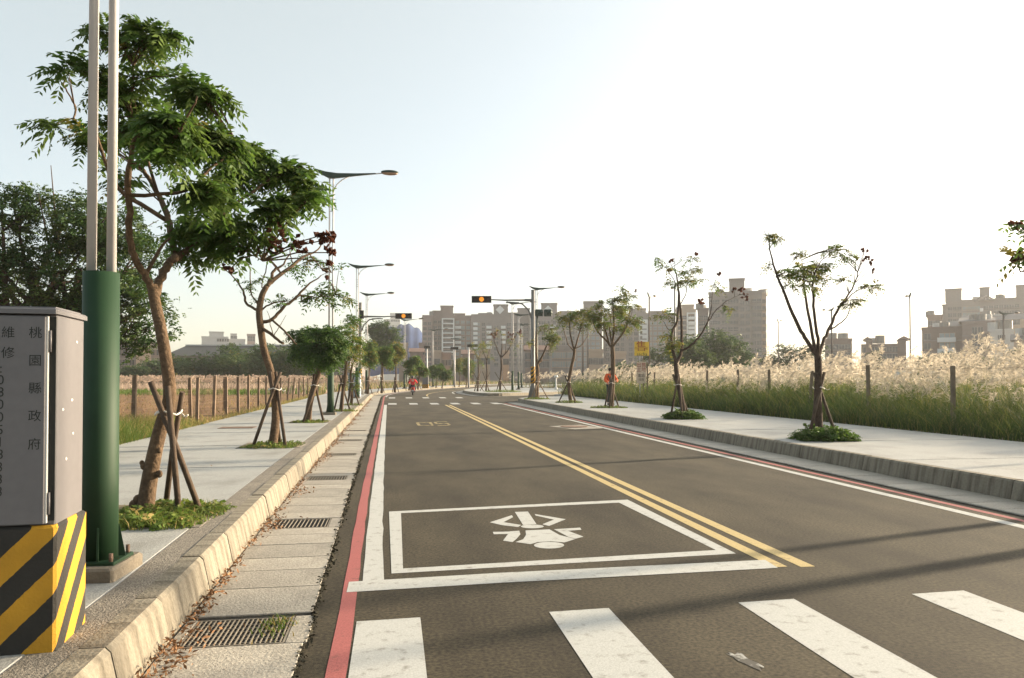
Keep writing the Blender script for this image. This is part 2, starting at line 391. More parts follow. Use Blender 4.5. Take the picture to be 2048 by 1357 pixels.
marking('waiting_box', [[box_o[k], box_o[(k + 1) % 4], box_i[(k + 1) % 4], box_i[k]] for k in range(4)], M['paint'], label='white outlined waiting box for motorcycles')
ic = lambda L_: [G(760 + a / 4.096, 980 + b / 4.096) for a, b in L_]
def ellp(cx, cy, rx, ry, n=28): return [(cx + rx * math.cos(2 * math.pi * k / n), cy - ry * math.sin(2 * math.pi * k / n)) for k in range(n)]
pict = [[(1105, 183), (1172, 290), (1282, 283), (1212, 180)],
        [(1080, 210), (900, 268), (1003, 292), (1012, 267), (1090, 226)], [(1003, 292), (1132, 306), (1156, 290), (1012, 267)],
        [(1266, 200), (1276, 213), (1425, 246), (1522, 243)], [(1522, 243), (1425, 246), (1330, 284), (1385, 298)],
        ellp(1248, 302, 94, 15),
        [(1192, 335), (1196, 372), (1172, 408), (1110, 430), (1235, 447), (1290, 430), (1400, 424), (1512, 433), (1600, 405), (1470, 372), (1388, 326)],
        [(925, 347), (932, 366), (1048, 363), (1062, 344)], [(1062, 343), (1048, 365), (1008, 418), (1086, 430), (1120, 402), (1150, 366), (1140, 337)],
        [(1425, 325), (1535, 338), (1650, 329), (1640, 312)], [(1425, 325), (1545, 388), (1602, 402), (1667, 386), (1535, 336)],
        ellp(1385, 456, 124, 27)]
marking('motorcycle_symbol', [ic(p) for p in pict], M['paint'], label='white front-view motorcycle symbol, upside down to the camera')
for x0, x1 in ((-.22, .17), (.99, 1.39), (2.28, 2.69), (3.56, 3.98), (4.84, 5.24)):
    marking('crosswalk_stripe', [[(x0, .6), (x1, .6), (x1, 4.76), (x0, 4.74)]], M['paint'])
sc = np.random.default_rng(3); an = np.linspace(0, 2 * math.pi, 22)[:-1]
marking('paint_scar', [[(1.85 + .055 * math.cos(a) * q - .03 * math.sin(a), 3.78 + .15 * math.sin(a) * q) for a, q in zip(an, sc.uniform(.45, 1.15, 21))]], M['paint_worn'], label='worn remnant of white paint')
for Y0, L0, xs in ((43.2, 2.4, [-.3 + 1.22 * k for k in range(7)]), (56.6, 2.6, [-.35 + 1.28 * k for k in range(5)])):
    for x in xs: marking('crosswalk_stripe', [[(x, Y0), (x + .48, Y0), (x + .48, Y0 + L0), (x, Y0 + L0)]], M['paint'])
c_ = lambda a, b: G(740 + a / 5.12, 770 + b / 5.12)
digits = [[(470, 388), (490, 420), (522, 419), (498, 387)], [(597, 384), (630, 419), (652, 418), (628, 383)], [(498, 387), (499, 390), (598, 387), (597, 384)], [(518, 417), (520, 420), (632, 419), (630, 416)],
          [(652, 382), (668, 402), (698, 401), (680, 381)], [(780, 392), (800, 414), (830, 411), (800, 391)], [(680, 378), (683, 381), (790, 381), (788, 377)], [(672, 399), (676, 403), (800, 399), (796, 393)], [(690, 418), (693, 422), (822, 416), (820, 412)]]
marking('speed_number', [[c_(*p) for p in q] for q in digits], M['yellow_worn'], label='yellow painted 50, upside down to the camera')
mh = Q((1098, 853), (1150, 859), (1212, 857), (1160, 850)); marking('patch', [mh], M['gutter'], Z1, 'pale concrete patch round a manhole')
mb = MB(); c0 = G(1148, 854.3); mb.prism([(c0[0] + .42 * math.cos(a), c0[1] + .42 * math.sin(a)) for a in np.linspace(0, 2 * math.pi, 20)[:-1]], .005, .02)
mb.obj('manhole_cover', M['rust'], road)

# gutters with separate slabs
def per_slab(name, parent, P, d0, d1, z0, z1, m, gap=.012, n_max=300, ch=.008):
    for k in range(min(len(P) - 1, n_max)):
        a, b = P[k], P[k + 1]; t = (b - a); L = np.linalg.norm(t); t = t / L; nrm = np.array((t[1], -t[0]))
        mb = MB(); mb.cbox(d0, d1, gap / 2, L - gap / 2, z0, z1 + random.uniform(-.003, .003), ch)
        mb.obj(name, m, parent, (a[0], a[1], 0), math.atan2(-t[0], t[1]))
def irregular(poly, steps):
    seg = np.linalg.norm(np.diff(poly, axis=0), axis=1); s = np.r_[0, np.cumsum(seg)]
    u = [0]
    while u[-1] < s[-1]: u.append(u[-1] + random.choice(steps))
    u = np.array(u[:-1]); return np.c_[np.interp(u, s, poly[:, 0]), np.interp(u, s, poly[:, 1])]
gl_base = MB(); band_mb(gl_base, KL, 0.0, .74, .004)
gutter_l = structure(gl_base.obj('gutter_left', M['pit']))
PL = irregular(KL[(KL[:, 1] > 1.5) & (KL[:, 1] < 66)], [.42, .5, .55, .62, .7])
# leave out the cells where grates lie
GR_Y = [4.63, 7.96, 11.5, 15.0, 18.4, 21.8]
PLs = []
for k in range(len(PL) - 1):
    a, b = PL[k], PL[k + 1]
    t = b - a; L = np.linalg.norm(t)
    mb = MB(); y0, y1 = a[1], b[1]
    cut = [gy for gy in GR_Y if y0 < gy + .25 and y1 > gy - .25]
    segs = [(0, L)] if not cut else [s_ for s_ in ((0, max(0, cut[0] - .25 - y0)), (min(L, cut[0] + .25 - y0), L)) if s_[1] - s_[0] > .05]
    wob = random.uniform(-.006, .006)
    for s0, s1 in segs:
        mb = MB(); mb.cbox(.0, .74 + wob, s0 + .006, s1 - .006, .005, .014 + random.uniform(-.002, .002), .004)
        mb.obj('gutter_slab', M['gutter'], gutter_l, (a[0], a[1], 0), math.atan2(-t[0], t[1]))
mb = MB()
for gy in GR_Y:                               # the concrete rim beside each grate
    x = np.interp(gy, KL[:, 1], KL[:, 0])
    mb.cbox(x + .64, x + .76, gy - .245, gy + .245, .005, .014, .004); mb.cbox(x + .0, x + .06, gy - .245, gy + .245, .005, .014, .004)
mb.obj('grate_rim', M['gutter'], gutter_l)
glf = KL[KL[:, 1] >= 65.5]; mb = MB(); band_mb(mb, glf, 0, .74, .012); mb.obj('gutter_run', M['gutter'], gutter_l)
gr_base = MB(); band_mb(gr_base, iR, -.72, 0, .004); gutter_r = structure(gr_base.obj('gutter_right', M['pit']))
per_slab('gutter_slab', gutter_r, irregular(iR, [.45, .5, .6, .7]), -.70, 0, .005, .022, M['gutter'])
mb = MB(); band_mb(mb, KF, -.7, 0, .02); structure(mb.obj('gutter_far', M['gutter']))

# kerbs: battered stones
def kerb_stones(name, P, side, lens, h=PZ + .005):
    base = MB(); bd = offset(P, side * .09); bd2 = offset(P, side * .195); solid_mb(base, bd if side > 0 else bd2, bd2 if side > 0 else bd, -.05, h - .04)
    kb = structure(base.obj(name, M['kerb_block']))
    PP = irregular(P, lens)
    for k in range(min(len(PP) - 1, 290)):
        a, b = PP[k], PP[k + 1]; t = b - a; L = float(np.linalg.norm(t))
        mb = MB(); g = .006; hh = h + random.uniform(-.004, .004); bt = .065
        prof = [(0, -.04), (bt * .9, hh - .025), (bt + .018, hh), (.20, hh), (.20, -.04)]
        if side < 0: prof = [(-x, z) for x, z in prof][::-1]
        n = len(prof); V = [(x, g, z) for x, z in prof] + [(x, L - g, z) for x, z in prof]
        mb.add(V, [tuple(range(n)), tuple(range(2 * n - 1, n - 1, -1))] + [(k2, n + k2, n + (k2 + 1) % n, (k2 + 1) % n) for k2 in range(n)])
        mb.obj('kerb_stone', M['kerb'], kb, (a[0] + random.uniform(-.004, .004), a[1], 0), math.atan2(-t[0], t[1]))
    return kb
KLs = KL[KL[:, 1] < 135]
kerb_l = kerb_stones('kerb_left', KLs, -1, [.8, .95, 1.0, 1.0, 1.1])
kerb_r = kerb_stones('kerb_right', KR[(KR[:, 0] < 40)], 1, [.95, 1.0, 1.0, 1.05])
kerb_f = kerb_stones('kerb_far', KF[(KF[:, 0] < 40)], 1, [1.0, 1.0, 1.05])

# pavements
def pavement(name, P, d0, d1, slab_len, side, strip_w=0.0, m=None, n_slab=60):
    A, B = (d0, d1) if d0 < d1 else (d1, d0)
    base = MB(); solid_mb(base, offset(P, A), offset(P, B), -.05, PZ - .012)
    pv = structure(base.obj(name, M['dirt']))
    if strip_w:
        s0 = .20 * side; s1 = (.20 + strip_w) * side
        mb = MB(); solid_mb(mb, offset(P, min(s0, s1)), offset(P, max(s0, s1)), PZ - .011, PZ + .001); mb.obj('pebble_strip', M['strip'], pv)
    st = (.20 + strip_w + .004) * side
    PP = resample(P, slab_len)
    for k in range(min(len(PP) - 1, n_slab)):
        a, b = PP[k], PP[k + 1]; t = b - a; L = float(np.linalg.norm(t))
        x0, x1 = (st, d1) if side > 0 else (d0, st)
        mb = MB(); jg = .035 if side < 0 else .02; mb.cbox(x0, x1, jg, L - jg, PZ - .02, PZ + random.uniform(-.003, .003), .01)
        mb.obj('slab', M['slab'], pv, (a[0], a[1], 0), math.atan2(-t[0], t[1]))
    if len(PP) - 1 > n_slab:
        far = P[P[:, 1] >= PP[n_slab][1]]
    return pv
PLv = KL[KL[:, 1] < 200]
pave_l = pavement('pavement_left', PLv, -3.75, -.20, 3.5, -1, .20)
pave_r = pavement('pavement_right', KR[(KR[:, 1] < 44.6) & (KR[:, 0] < 7.7)], .20, 4.75, 3.4, 1)
# paved corner beyond, and the paved far side of the side street
cr = MB(); kc = offset(KR[(KR[:, 1] > 44.4) & (KR[:, 0] < 40)], .20); oc = [(38, 81), (22, 67.5), (15.0, 61.0), (12.3, 57), (12.2, 44.4)]
P_ = [(p[0], p[1]) for p in kc] + oc
cr.prism([(x, y) for x, y in P_], -.05, PZ - .002); structure(cr.obj('pavement_corner', M['slab']))
fr = MB(); kf = offset(KF[(KF[:, 0] < 38)], .20)
fr.prism([(x, y) for x, y in kf], -.05, PZ - .002); structure(fr.obj('pavement_far', M['slab']))
# fields: earth behind the left pavement, the reed lot behind the right one
lf = MB(); ol = offset(PLv, -3.75)
lf.prism([(x, y) for x, y in ol] + [(45, 260), (-420, 420), (-420, -3)], -.05, GZ); field = structure(lf.obj('field_left', M['earth']))
rl = MB(); rl.prism([(12.2, -3), (160, -3), (160, 150), (60, 99), (40, 81.6), (22, 67.8), (15.0, 61.2), (12.35, 57.2)], -.05, GZ); lot = structure(rl.obj('field_right', M['soil']))
fl = MB(); fl.prism([(24, 80.5), (62, 115), (130, 190), (60, 190), (38, 150), (24, 118), (17, 100)], PZ - .05, PZ + .03); structure(fl.obj('field_far', M['soil']))

# ------------------------------------------------------------------ foliage generators (numpy)
def unit(a): return a / np.maximum(np.linalg.norm(a, axis=-1, keepdims=True), 1e-9)
def fronds(O, D, L, pairs, rngx, wid=.36, droop=.45, lf=.34):
    """pinnate leaves: origins O (N,3), directions D, lengths L (N) -> verts, quads"""
    N_ = len(O); D = unit(D)
    t = (np.arange(pairs) + .7) / pairs
    pos = O[:, None] + D[:, None] * (L[:, None] * t)[:, :, None] - np.array((0, 0, 1.)) * (L[:, None] * droop * t[None] ** 2)[:, :, None]
    tan = unit(D[:, None] - np.array((0, 0, 2.)) * (droop * t[None])[:, :, None] * np.ones((N_, 1, 1)))
    side = unit(np.cross(tan, np.array((0, 0, 1.)) + rngx.normal(0, .25, (N_, 1, 3))))
    prof = np.sin(np.pi * (.2 + .75 * t)) * .55 + .5
    Vs = []
    for sg in (1, -1):
        l = (L[:, None] * lf * prof[None] * rngx.uniform(.8, 1.2, (N_, pairs)))[:, :, None]
        d = unit(side * sg * .85 + tan * .55 - np.array((0, 0, 1.)) * rngx.uniform(.1, .6, (N_, pairs, 1)) + rngx.normal(0, .12, (N_, pairs, 3)))
        wv = unit(np.cross(d, np.cross(tan, d) + rngx.normal(0, .3, (N_, pairs, 3))))
        b = pos; m1 = pos + d * l * .42 + wv * l * wid * .5; m2 = pos + d * l * .42 - wv * l * wid * .5; tip = pos + d * l
        Vs.append(np.stack([b, m1, tip, m2], 2))
    V = np.concatenate(Vs, 1).reshape(-1, 3)
    return V, np.arange(len(V)).reshape(-1, 4)
def blades(P, h, lean, wd, rngx, segs=3):
    """grass blades: base P (N,3), height h, lean vector (N,2) -> verts, quads"""
    N_ = len(P); az = rngx.uniform(0, 2 * np.pi, N_); sx = np.c_[np.cos(az), np.sin(az), np.zeros(N_)]
    rows = []
    for k in range(segs + 1):
        t = k / segs
        c = P + np.c_[lean * (t ** 2)[..., None] if False else lean * t ** 2, h * t * (1 - .18 * t)]
        ww = wd * (1 - t) ** .7 * .5
        rows.append(np.stack([c - sx * ww[:, None], c + sx * ww[:, None]], 1))
    V = np.stack(rows, 1).reshape(N_, -1, 3)
    q = []
    for k in range(segs): q.append([2 * k, 2 * k + 1, 2 * k + 3, 2 * k + 2])
    q = np.array(q)
    idx = (np.arange(N_)[:, None, None] * (2 * (segs + 1)) + q[None]).reshape(-1, 4)
    return V.reshape(-1, 3), idx
def plumes(P, L, wind, rngx, strands=18, sl=.17, sw=.013):
    """feathery panicles: base P, length L, lean wind (N,2)"""
    N_ = len(P)
    t = rngx.uniform(.05, 1, (N_, strands))
    dirn = unit(np.c_[wind, np.ones(N_) * .9])
    sag = np.c_[wind * .6, -np.ones(N_) * .5]
    pos = P[:, None] + dirn[:, None] * (L[:, None] * t)[:, :, None] + sag[:, None] * (L[:, None] * t ** 2)[:, :, None] * .5
    d = unit(dirn[:, None] * .7 + np.c_[wind, np.zeros(N_)][:, None] * .7 + rngx.normal(0, .38, (N_, strands, 3)))
    l = (sl * (1.15 - .6 * t) * rngx.uniform(.7, 1.3, (N_, strands)) * (L / L.mean())[:, None])[:, :, None]
    wv = unit(np.cross(d, rngx.normal(0, 1, (N_, strands, 3)))) * sw * rngx.uniform(.6, 1.3, (N_, strands, 1))
    V = np.stack([pos - wv * .4, pos + d * l * .5 - wv, pos + d * l - np.array((0, 0, 1)) * l * .18, pos + d * l * .5 + wv], 2).reshape(-1, 3)
    return V, np.arange(len(V)).reshape(-1, 4)
def cat_(parts):
    Vs, Qs, Ms = [], [], []; o = 0
    for V, q, mi in parts:
        Vs.append(V); Qs.append(q + o); Ms.append(np.full(len(q), mi) if np.isscalar(mi) else mi); o += len(V)
    return np.concatenate(Vs), np.concatenate(Qs), np.concatenate(Ms)
def catmull(P, sub=4):
    P = [np.array(p, float) for p in P]
    if len(P) < 3: return P
    Q_ = [P[0] * 2 - P[1]] + P + [P[-1] * 2 - P[-2]]; out = []
    for i in range(1, len(Q_) - 2):
        for k in range(sub):
            t = k / sub; a, b, c, d = Q_[i - 1:i + 3]
            out.append(.5 * ((2 * b) + (c - a) * t + (2 * a - 5 * b + 4 * c - d) * t * t + (3 * b - a - 3 * c + d) * t ** 3))
    out.append(P[-1]); return out

# ------------------------------------------------------------------ street trees
TREES = {}
def tree(label, base, limbs, blobs, z=PZ, d=None, group='young street trees', fl=.34, pairs=7, per=5, mats=('leaf', 'leaf2', 'leaf_y'), mix_=(.62, .32, .06),
         fruit=(), bark='bark', seed=1, twig=.35, spread=1.0, name='street_tree', nside=9, trunk_flare=1.25, lw=.36, fr_size=.05, knots=()):
    """limbs: lists of (dx, dy, radius) traced along each limb in 1/1500ths of the tree's distance, crown blobs likewise;
    every limb gets its own depth, so the crown is as deep as it is wide"""
    r_ = np.random.default_rng(seed)
    if d is None:
        x, y = G(base[0], base[1], z); d = ahead(x, y)
    else:
        p = at(base[0], d); x, y = p.x, p.y
    s = d / F
    T = thing(name, label, 'tree', (x, y, z), -YAW, group)
    tr = MB(); nodes = []
    def spot(px, py, yy):                      # the sight line (px, py) of the photograph at depth d + yy, in the tree's own axes
        return np.array(((px - CX) / F * (d + yy) - (base[0] - CX) / F * d, yy, hgt(py, d + yy) - z))
    for li, lb in enumerate(limbs):
        p2 = np.array([((a - base[0]) * s, (base[1] - b) * s) for a, b, *_ in lb])
        if li == 0:
            y0 = 0.0; sl = r_.uniform(-.08, .08)
        else:
            nd = np.array(nodes); k = np.argmin((nd[:, 0] - p2[0, 0]) ** 2 + (nd[:, 2] - p2[0, 1]) ** 2); y0 = nd[k, 1]
            sl = r_.choice([-1, 1]) * r_.uniform(.25, .75)
        L2 = np.r_[0, np.cumsum(np.linalg.norm(np.diff(p2, axis=0), axis=1))]
        pts = [spot(q[0], q[1], y0 + sl * l) for q, l in zip(lb, L2)]
        if li: pts[0] = np.array(nodes[k][:3])
        rad = [q[2] for q in lb]
        sm = catmull(pts, 4); rs = np.interp(np.linspace(0, 1, len(sm)), np.linspace(0, 1, len(rad)), rad)
        if li == 0:
            rs[0] *= trunk_flare; sm[0] = sm[0] - np.array((0, 0, .05))
        else:
            sm = [p + r_.normal(0, .006, 3) for p in sm]
        tr.tube(sm, list(rs), nside if rs[0] > .03 else 6)
        nodes += [tuple(p) for p in sm]
    nd = np.array(nodes)
    parts = []
    for bx, by, rx, ry, n in blobs:
        c2 = np.array(((bx - base[0]) * s, (base[1] - by) * s)); rx = max(.4 * rx * s, rx * s - .35 * fl); ry = max(.4 * ry * s, ry * s - .35 * fl)
        k = np.argmin((nd[:, 0] - c2[0]) ** 2 + (nd[:, 2] - c2[1]) ** 2)
        c = spot(bx, by, nd[k, 1] + r_.uniform(-.2, .2) * rx); rd_ = max(rx, ry) * .85
        u = unit(r_.normal(0, 1, (n, 3))) * (r_.uniform(0, 1, (n, 1)) ** .42)
        tip = c + u * np.array((rx, rd_, ry)) * np.array((.92, .92, .85))
        src = nd[k]; mid = (src + c) / 2 + np.array((0, 0, .05)); tr.tube([src, mid, c], [.010, .007, .004], 4, cap=False)
        for q in range(n):
            if r_.uniform() < twig:
                kk = np.argmin(((nd - tip[q]) ** 2).sum(1)); a = nd[kk]; b = tip[q]
                mid = (a + b) / 2 + np.array((0, 0, .06 * np.linalg.norm(b - a)))
                tr.tube([a, mid, b], [.007, .005, .003], 4, cap=False)
        O = np.repeat(tip, per, 0)
        Dv = np.repeat(u * np.array((1, 1, .6)), per, 0) * .7 + unit(r_.normal(0, 1, (n * per, 3))) * np.array((1, 1, .62)) * .9 + np.array((0, 0, .06))
        Lf = fl * r_.uniform(.65, 1.2, n * per) * spread
        V, q4 = fronds(O, Dv, Lf, pairs, r_, wid=lw)
        mi = np.repeat(r_.choice(len(mats), n, p=mix_), per)      # a tip's leaves share a tone
        mi = np.where(r_.uniform(0, 1, n * per) < .2, r_.choice(len(mats), n * per, p=mix_), mi)
        parts.append((V, q4, np.repeat(mi, pairs * 2)))
    for fx, fy, fr_, n in fruit:
        k = np.argmin((nd[:, 0] - (fx - base[0]) * s) ** 2 + (nd[:, 2] - (base[1] - fy) * s) ** 2); c = spot(fx, fy, nd[k, 1]); tr.tube([nd[k], (nd[k] + c) / 2 + np.array((0, 0, .04)), c], [.010, .008, .006], 4, cap=False)
    for kx, ky, kr in knots:
        q = spot(kx, ky, 0.0); tr.ell(tuple(q), (kr, kr, kr * 1.2), 9, 6)
    tr.obj('trunk', M[bark], T)
    V, q4, mi = cat_(parts)
    bigmesh('crown', V, q4, [M[m] for m in mats], mi, T)
    if fruit:
        fp = []
        for fx, fy, fr_, n in fruit:
            c2 = np.array(((fx - base[0]) * s, (base[1] - fy) * s))
            k = np.argmin((nd[:, 0] - c2[0]) ** 2 + (nd[:, 2] - c2[1]) ** 2)
            c = spot(fx, fy, nd[k, 1]) + r_.normal(0, .4, (n, 3)) * fr_ * s; fp = []
            D_ = unit(r_.normal(0, 1, (n, 3)))
            for ax in range(3):                                   # three-winged papery capsules
                e = unit(r_.normal(0, 1, (n, 3))); f_ = unit(np.cross(D_, e)); sz = fr_size * r_.uniform(.7, 1.3, (n, 1))
                Vf = np.stack([c - D_ * sz, c + f_ * sz * .8, c + D_ * sz, c - f_ * sz * .6], 1).reshape(-1, 3)
                fp.append((Vf, np.arange(len(Vf)).reshape(-1, 4), 0))
            V, q4, mi = cat_(fp); bigmesh('seed_cluster', V, q4, M['fruit'], None, T)
    TREES[label] = (T, d)
    return T
def stakes(label, base, d=None, z=PZ, lean=(0, 0), h=1.32, rad=.033, spread=.34, rot=0.0, n=3, group='wooden tree stakes', mat_='stake', tieh=1.05, ends=None):
    if d is None: x, y = G(base[0], base[1], z)
    else:
        p = at(base[0], d); x, y = p.x, p.y
    T = thing('tree_stakes', label, 'tree stakes', (x, y, z), -YAW, group)
    for k in range(n):
        a = rot + 2 * math.pi * k / n
        b0 = Vector((spread * math.cos(a), spread * math.sin(a), -.03)); c = Vector((lean[0] + .055 * math.cos(a + 1.3), lean[1] + .07 * math.sin(a + 1.3), tieh))
        e = c + (c - b0) * ((h - tieh) / tieh)
        if ends: b0, e = Vector(ends[k][0]), Vector(ends[k][1])
        mb = MB(); q = (b0 + e) / 2 + Vector((random.uniform(-.012, .012), random.uniform(-.012, .012), 0)); mb.tube([b0, q, e], [rad * 1.05, rad, rad * .95], 7); mb.obj('stake', M[mat_], T)
    mb = MB(); rr = .115
    ring = [Vector((lean[0] + rr * math.cos(t), lean[1] + rr * math.sin(t), tieh + .02 * math.sin(3 * t))) for t in np.linspace(0, 2 * math.pi, 13)]
    mb.tube(ring, .009, 5); mb.tube([ring[0], ring[0] + Vector((.05, -.03, -.04)), ring[0] + Vector((.09, -.05, -.02))], .008, 4)
    mb.obj('tie', M['tie'], T)
    return T
def bed(label, base, w_, dp, n, h, cols=('grass', 'grass_l', 'grass_y'), z=PZ, d=None, leafy=0.0, seed=3, name='bed_weeds'):
    r_ = np.random.default_rng(seed)
    if d is None: x, y = G(base[0], base[1], z)
    else:
        p = at(base[0], d); x, y = p.x, p.y
    X = r_.uniform(-1, 1, (n, 2)); X = X[(np.abs(X) ** 4).sum(1) < 1] * np.array((w_ / 2, dp / 2)); m = len(X)
    hh = h * r_.uniform(.35, 1.1, m) * (1.05 - .5 * (np.abs(X[:, 0]) / (w_ / 2)) ** 3)
    P = np.c_[X, np.zeros(m)]
    V, q, = blades(P, hh, r_.normal(0, .5, (m, 2)) * hh[:, None], np.full(m, .011) + .0, r_, 2)
    parts = [(V, q, np.repeat(r_.choice(len(cols), m, p=(.55, .3, .15)), 2))]
    k = int(n * (.5 + leafy)); X2 = r_.uniform(-.5, .5, (k, 2)) * np.array((w_, dp)) * .95
    O = np.c_[X2, r_.uniform(.02, 1, k) * h * (.55 + .5 * leafy) * (1.15 - .8 * np.abs(X2[:, 0] / w_ * 2) ** 2)]
    V, q = fronds(O, r_.normal(0, 1, (k, 3)) * np.array((1, 1, .5)) + np.array((0, 0, .5)), r_.uniform(.05, .12, k) * (1 + .6 * leafy) * (1.1 - .6 * np.abs(X2[:, 0] / w_ * 2) ** 2), 3, r_, wid=.6, lf=.5)
    parts.append((V, q, np.repeat(r_.choice(len(cols), k, p=(.5, .45, .05)), 6)))
    V, q, mi = cat_(parts)
    o = bigmesh(name, V, q, [M[c] for c in cols], mi, None, (x, y, z), -YAW)
    return tag(o, label, None, 'weeds in the tree pits', 'stuff')
def pit(base, w_, dp, z=PZ, d=None, parent=None):
    x, y = G(base[0], base[1], z)
    mb = MB(); mb.box(-w_ / 2 - .06, w_ / 2 + .06, -dp / 2 - .06, dp / 2 + .06, -.05, .006, 0); mb.box(-w_ / 2, w_ / 2, -dp / 2, dp / 2, .0, .014, 1)
    o = mb.obj('tree_pit', [M['strip'], M['soil']], parent, (x, y, z), 0.0)
    return o

# ---- T1, the big near tree on the left pavement
tree('largest leafy tree on the left pavement, leaning trunk behind the near green pole', (296, 1026),
     [[(290, 1028, .082), (298, 965, .074), (311, 895, .066), (325, 840, .062), (336, 808, .06), (337, 770, .058), (329, 715, .055), (318, 655, .053), (307, 605, .051), (301, 570, .048)],
      [(301, 575, .038), (285, 550, .034), (262, 510, .032), (254, 470, .03), (253, 420, .028), (250, 360, .028), (256, 310, .022), (262, 270, .016)],
      [(306, 590, .04), (320, 551, .04), (333, 526, .04), (348, 514, .036), (343, 490, .036), (336, 455, .032), (328, 424, .03), (311, 388, .027), (286, 346, .022), (268, 325, .016)],
      [(348, 515, .035), (372, 500, .03), (400, 470, .024), (440, 430, .02), (490, 390, .016), (550, 350, .012), (600, 330, .008)],
      [(253, 420, .026), (231, 376, .022), (203, 320, .018), (188, 270, .014), (175, 235, .01)],
      [(290, 548, .02), (312, 505, .016), (332, 478, .012)],
      [(256, 310, .018), (258, 230, .014), (257, 180, .012), (258, 126, .010), (246, 108, .009), (234, 90, .007)],
      [(188, 270, .012), (152, 246, .011), (144, 215, .010), (130, 185, .009), (120, 165, .007), (123, 146, .005)],
      [(286, 346, .016), (330, 290, .014), (370, 230, .01), (385, 190, .006)],
      [(328, 424, .018), (370, 380, .014), (420, 330, .012), (470, 290, .008)],
      [(400, 470, .014), (430, 480, .011), (480, 500, .008), (520, 520, .004)]],
     [(285, 64, 42, 24, 13), (318, 62, 16, 12, 4), (205, 60, 32, 12, 4), (250, 90, 16, 12, 3), (125, 128, 34, 14, 5), (185, 140, 32, 16, 5), (215, 175, 16, 34, 6), (262, 190, 22, 44, 9), (275, 150, 10, 12, 3),
      (160, 262, 34, 12, 4), (105, 250, 20, 5, 3), (175, 288, 18, 10, 3), (200, 245, 12, 16, 3), (265, 262, 40, 38, 16), (340, 250, 50, 40, 22), (390, 180, 46, 28, 16), (345, 150, 18, 12, 4), (420, 195, 18, 18, 4),
      (430, 280, 50, 40, 22), (495, 305, 44, 38, 19), (560, 335, 48, 34, 18), (605, 368, 30, 26, 9), (610, 400, 22, 18, 4), (545, 420, 42, 34, 15), (410, 385, 48, 40, 18), (455, 345, 36, 30, 10), (375, 440, 24, 34, 7),
      (425, 465, 36, 30, 11), (470, 440, 30, 40, 8), (325, 300, 36, 16, 6), (245, 360, 18, 8, 3), (374, 512, 8, 18, 3), (500, 480, 20, 12, 4), (440, 510, 12, 14, 3), (345, 465, 18, 18, 3)],
     fruit=[(550, 480, 34, 26), (600, 488, 22, 20), (655, 478, 20, 26), (640, 470, 12, 10), (660, 505, 8, 8), (656, 527, 6, 6), (455, 540, 14, 9), (480, 500, 16, 8), (440, 250, 14, 5)],
     seed=21, fl=.29, pairs=8, per=5, twig=.6, mix_=(.54, .445, .015), fr_size=.035, knots=((268, 1010, .045), (276, 1000, .045), (287, 932, .032), (283, 926, .022), (318, 948, .030), (317, 900, .028), (346, 516, .036)))
stakes('thick dark stakes propping the largest near tree', (296, 1026), lean=(.17, .03), tieh=.93, rad=.027, ends=[((.355, -.14, -.02), (.225, -.11, 1.18)), ((.47, .06, -.02), (.07, -.12, 1.22)), ((-.03, .42, -.02), (.27, .10, 1.12))])
pit((305, 1032), 1.0, 1.15, parent=pave_l)
bed('low green weeds around the foot of the largest near tree', (318, 1036), 1.02, 1.15, 1900, .12, seed=5, cols=('grass_l', 'grass', 'grass_y'))
# ---- T2, the sparse tree
tree('sparse half-bare tree on the left pavement, bare twigs spreading before the tall lamp', (546, 893),
     [[(545, 895, .085), (551, 840, .075), (549, 795, .07), (541, 745, .068), (527, 700, .066), (520, 655, .065), (517, 624, .06), (522, 592, .055), (532, 572, .05)],
      [(532, 572, .045), (545, 560, .04), (579, 534, .034), (602, 515, .026), (631, 501, .016), (643, 484, .01)],
      [(526, 585, .035), (538, 562, .032), (545, 543, .028), (551, 537, .026), (565, 528, .018), (578, 505, .01)],
      [(517, 622, .03), (508, 618, .028), (491, 607, .025), (484, 582, .02), (463, 553, .013), (446, 538, .006)],
      [(515, 615, .018), (501, 584, .014), (497, 536, .009), (489, 517, .005)],
      [(522, 646, .036), (543, 639, .032), (564, 616, .03), (589, 597, .026), (612, 572, .018), (641, 552, .01)],
      [(520, 625, .018), (537, 610, .015), (564, 603, .012), (580, 602, .008)],
      [(525, 656, .032), (545, 672, .028), (564, 687, .024)], [(547, 645, .022), (568, 662, .02), (584, 680, .014), (592, 690, .01)],
      [(577, 532, .014), (578, 505, .01), (580, 482, .006)], [(545, 543, .016), (536, 520, .012), (512, 509, .006)], [(548, 538, .016), (540, 520, .012), (524, 495, .005)],
      [(541, 565, .016), (522, 575, .012), (530, 535, .010), (534, 520, .005)], [(589, 597, .016), (610, 592, .012), (640, 594, .008), (670, 590, .005)],
      [(602, 515, .012), (640, 535, .01), (660, 545, .005)], [(545, 672, .01), (540, 650, .008), (533, 620, .004)], [(548, 672, .01), (560, 650, .006), (570, 630, .004)]],
     [(622, 515, 26, 9, 6), (645, 525, 16, 10, 3), (585, 535, 22, 8, 4), (600, 530, 12, 8, 2), (640, 580, 22, 12, 6), (625, 592, 26, 9, 6), (660, 590, 22, 12, 6), (688, 596, 14, 10, 3), (660, 565, 10, 8, 2),
      (500, 565, 9, 7, 2), (524, 556, 9, 4, 2), (560, 598, 18, 5, 2), (556, 614, 12, 5, 2), (490, 575, 8, 6, 2), (526, 600, 7, 6, 2), (676, 540, 9, 5, 2), (600, 606, 12, 5, 2), (655, 610, 12, 6, 2)],
     fruit=[(650, 540, 6, 5), (652, 556, 5, 5)], seed=4, fl=.27, pairs=5, per=3, twig=.5)
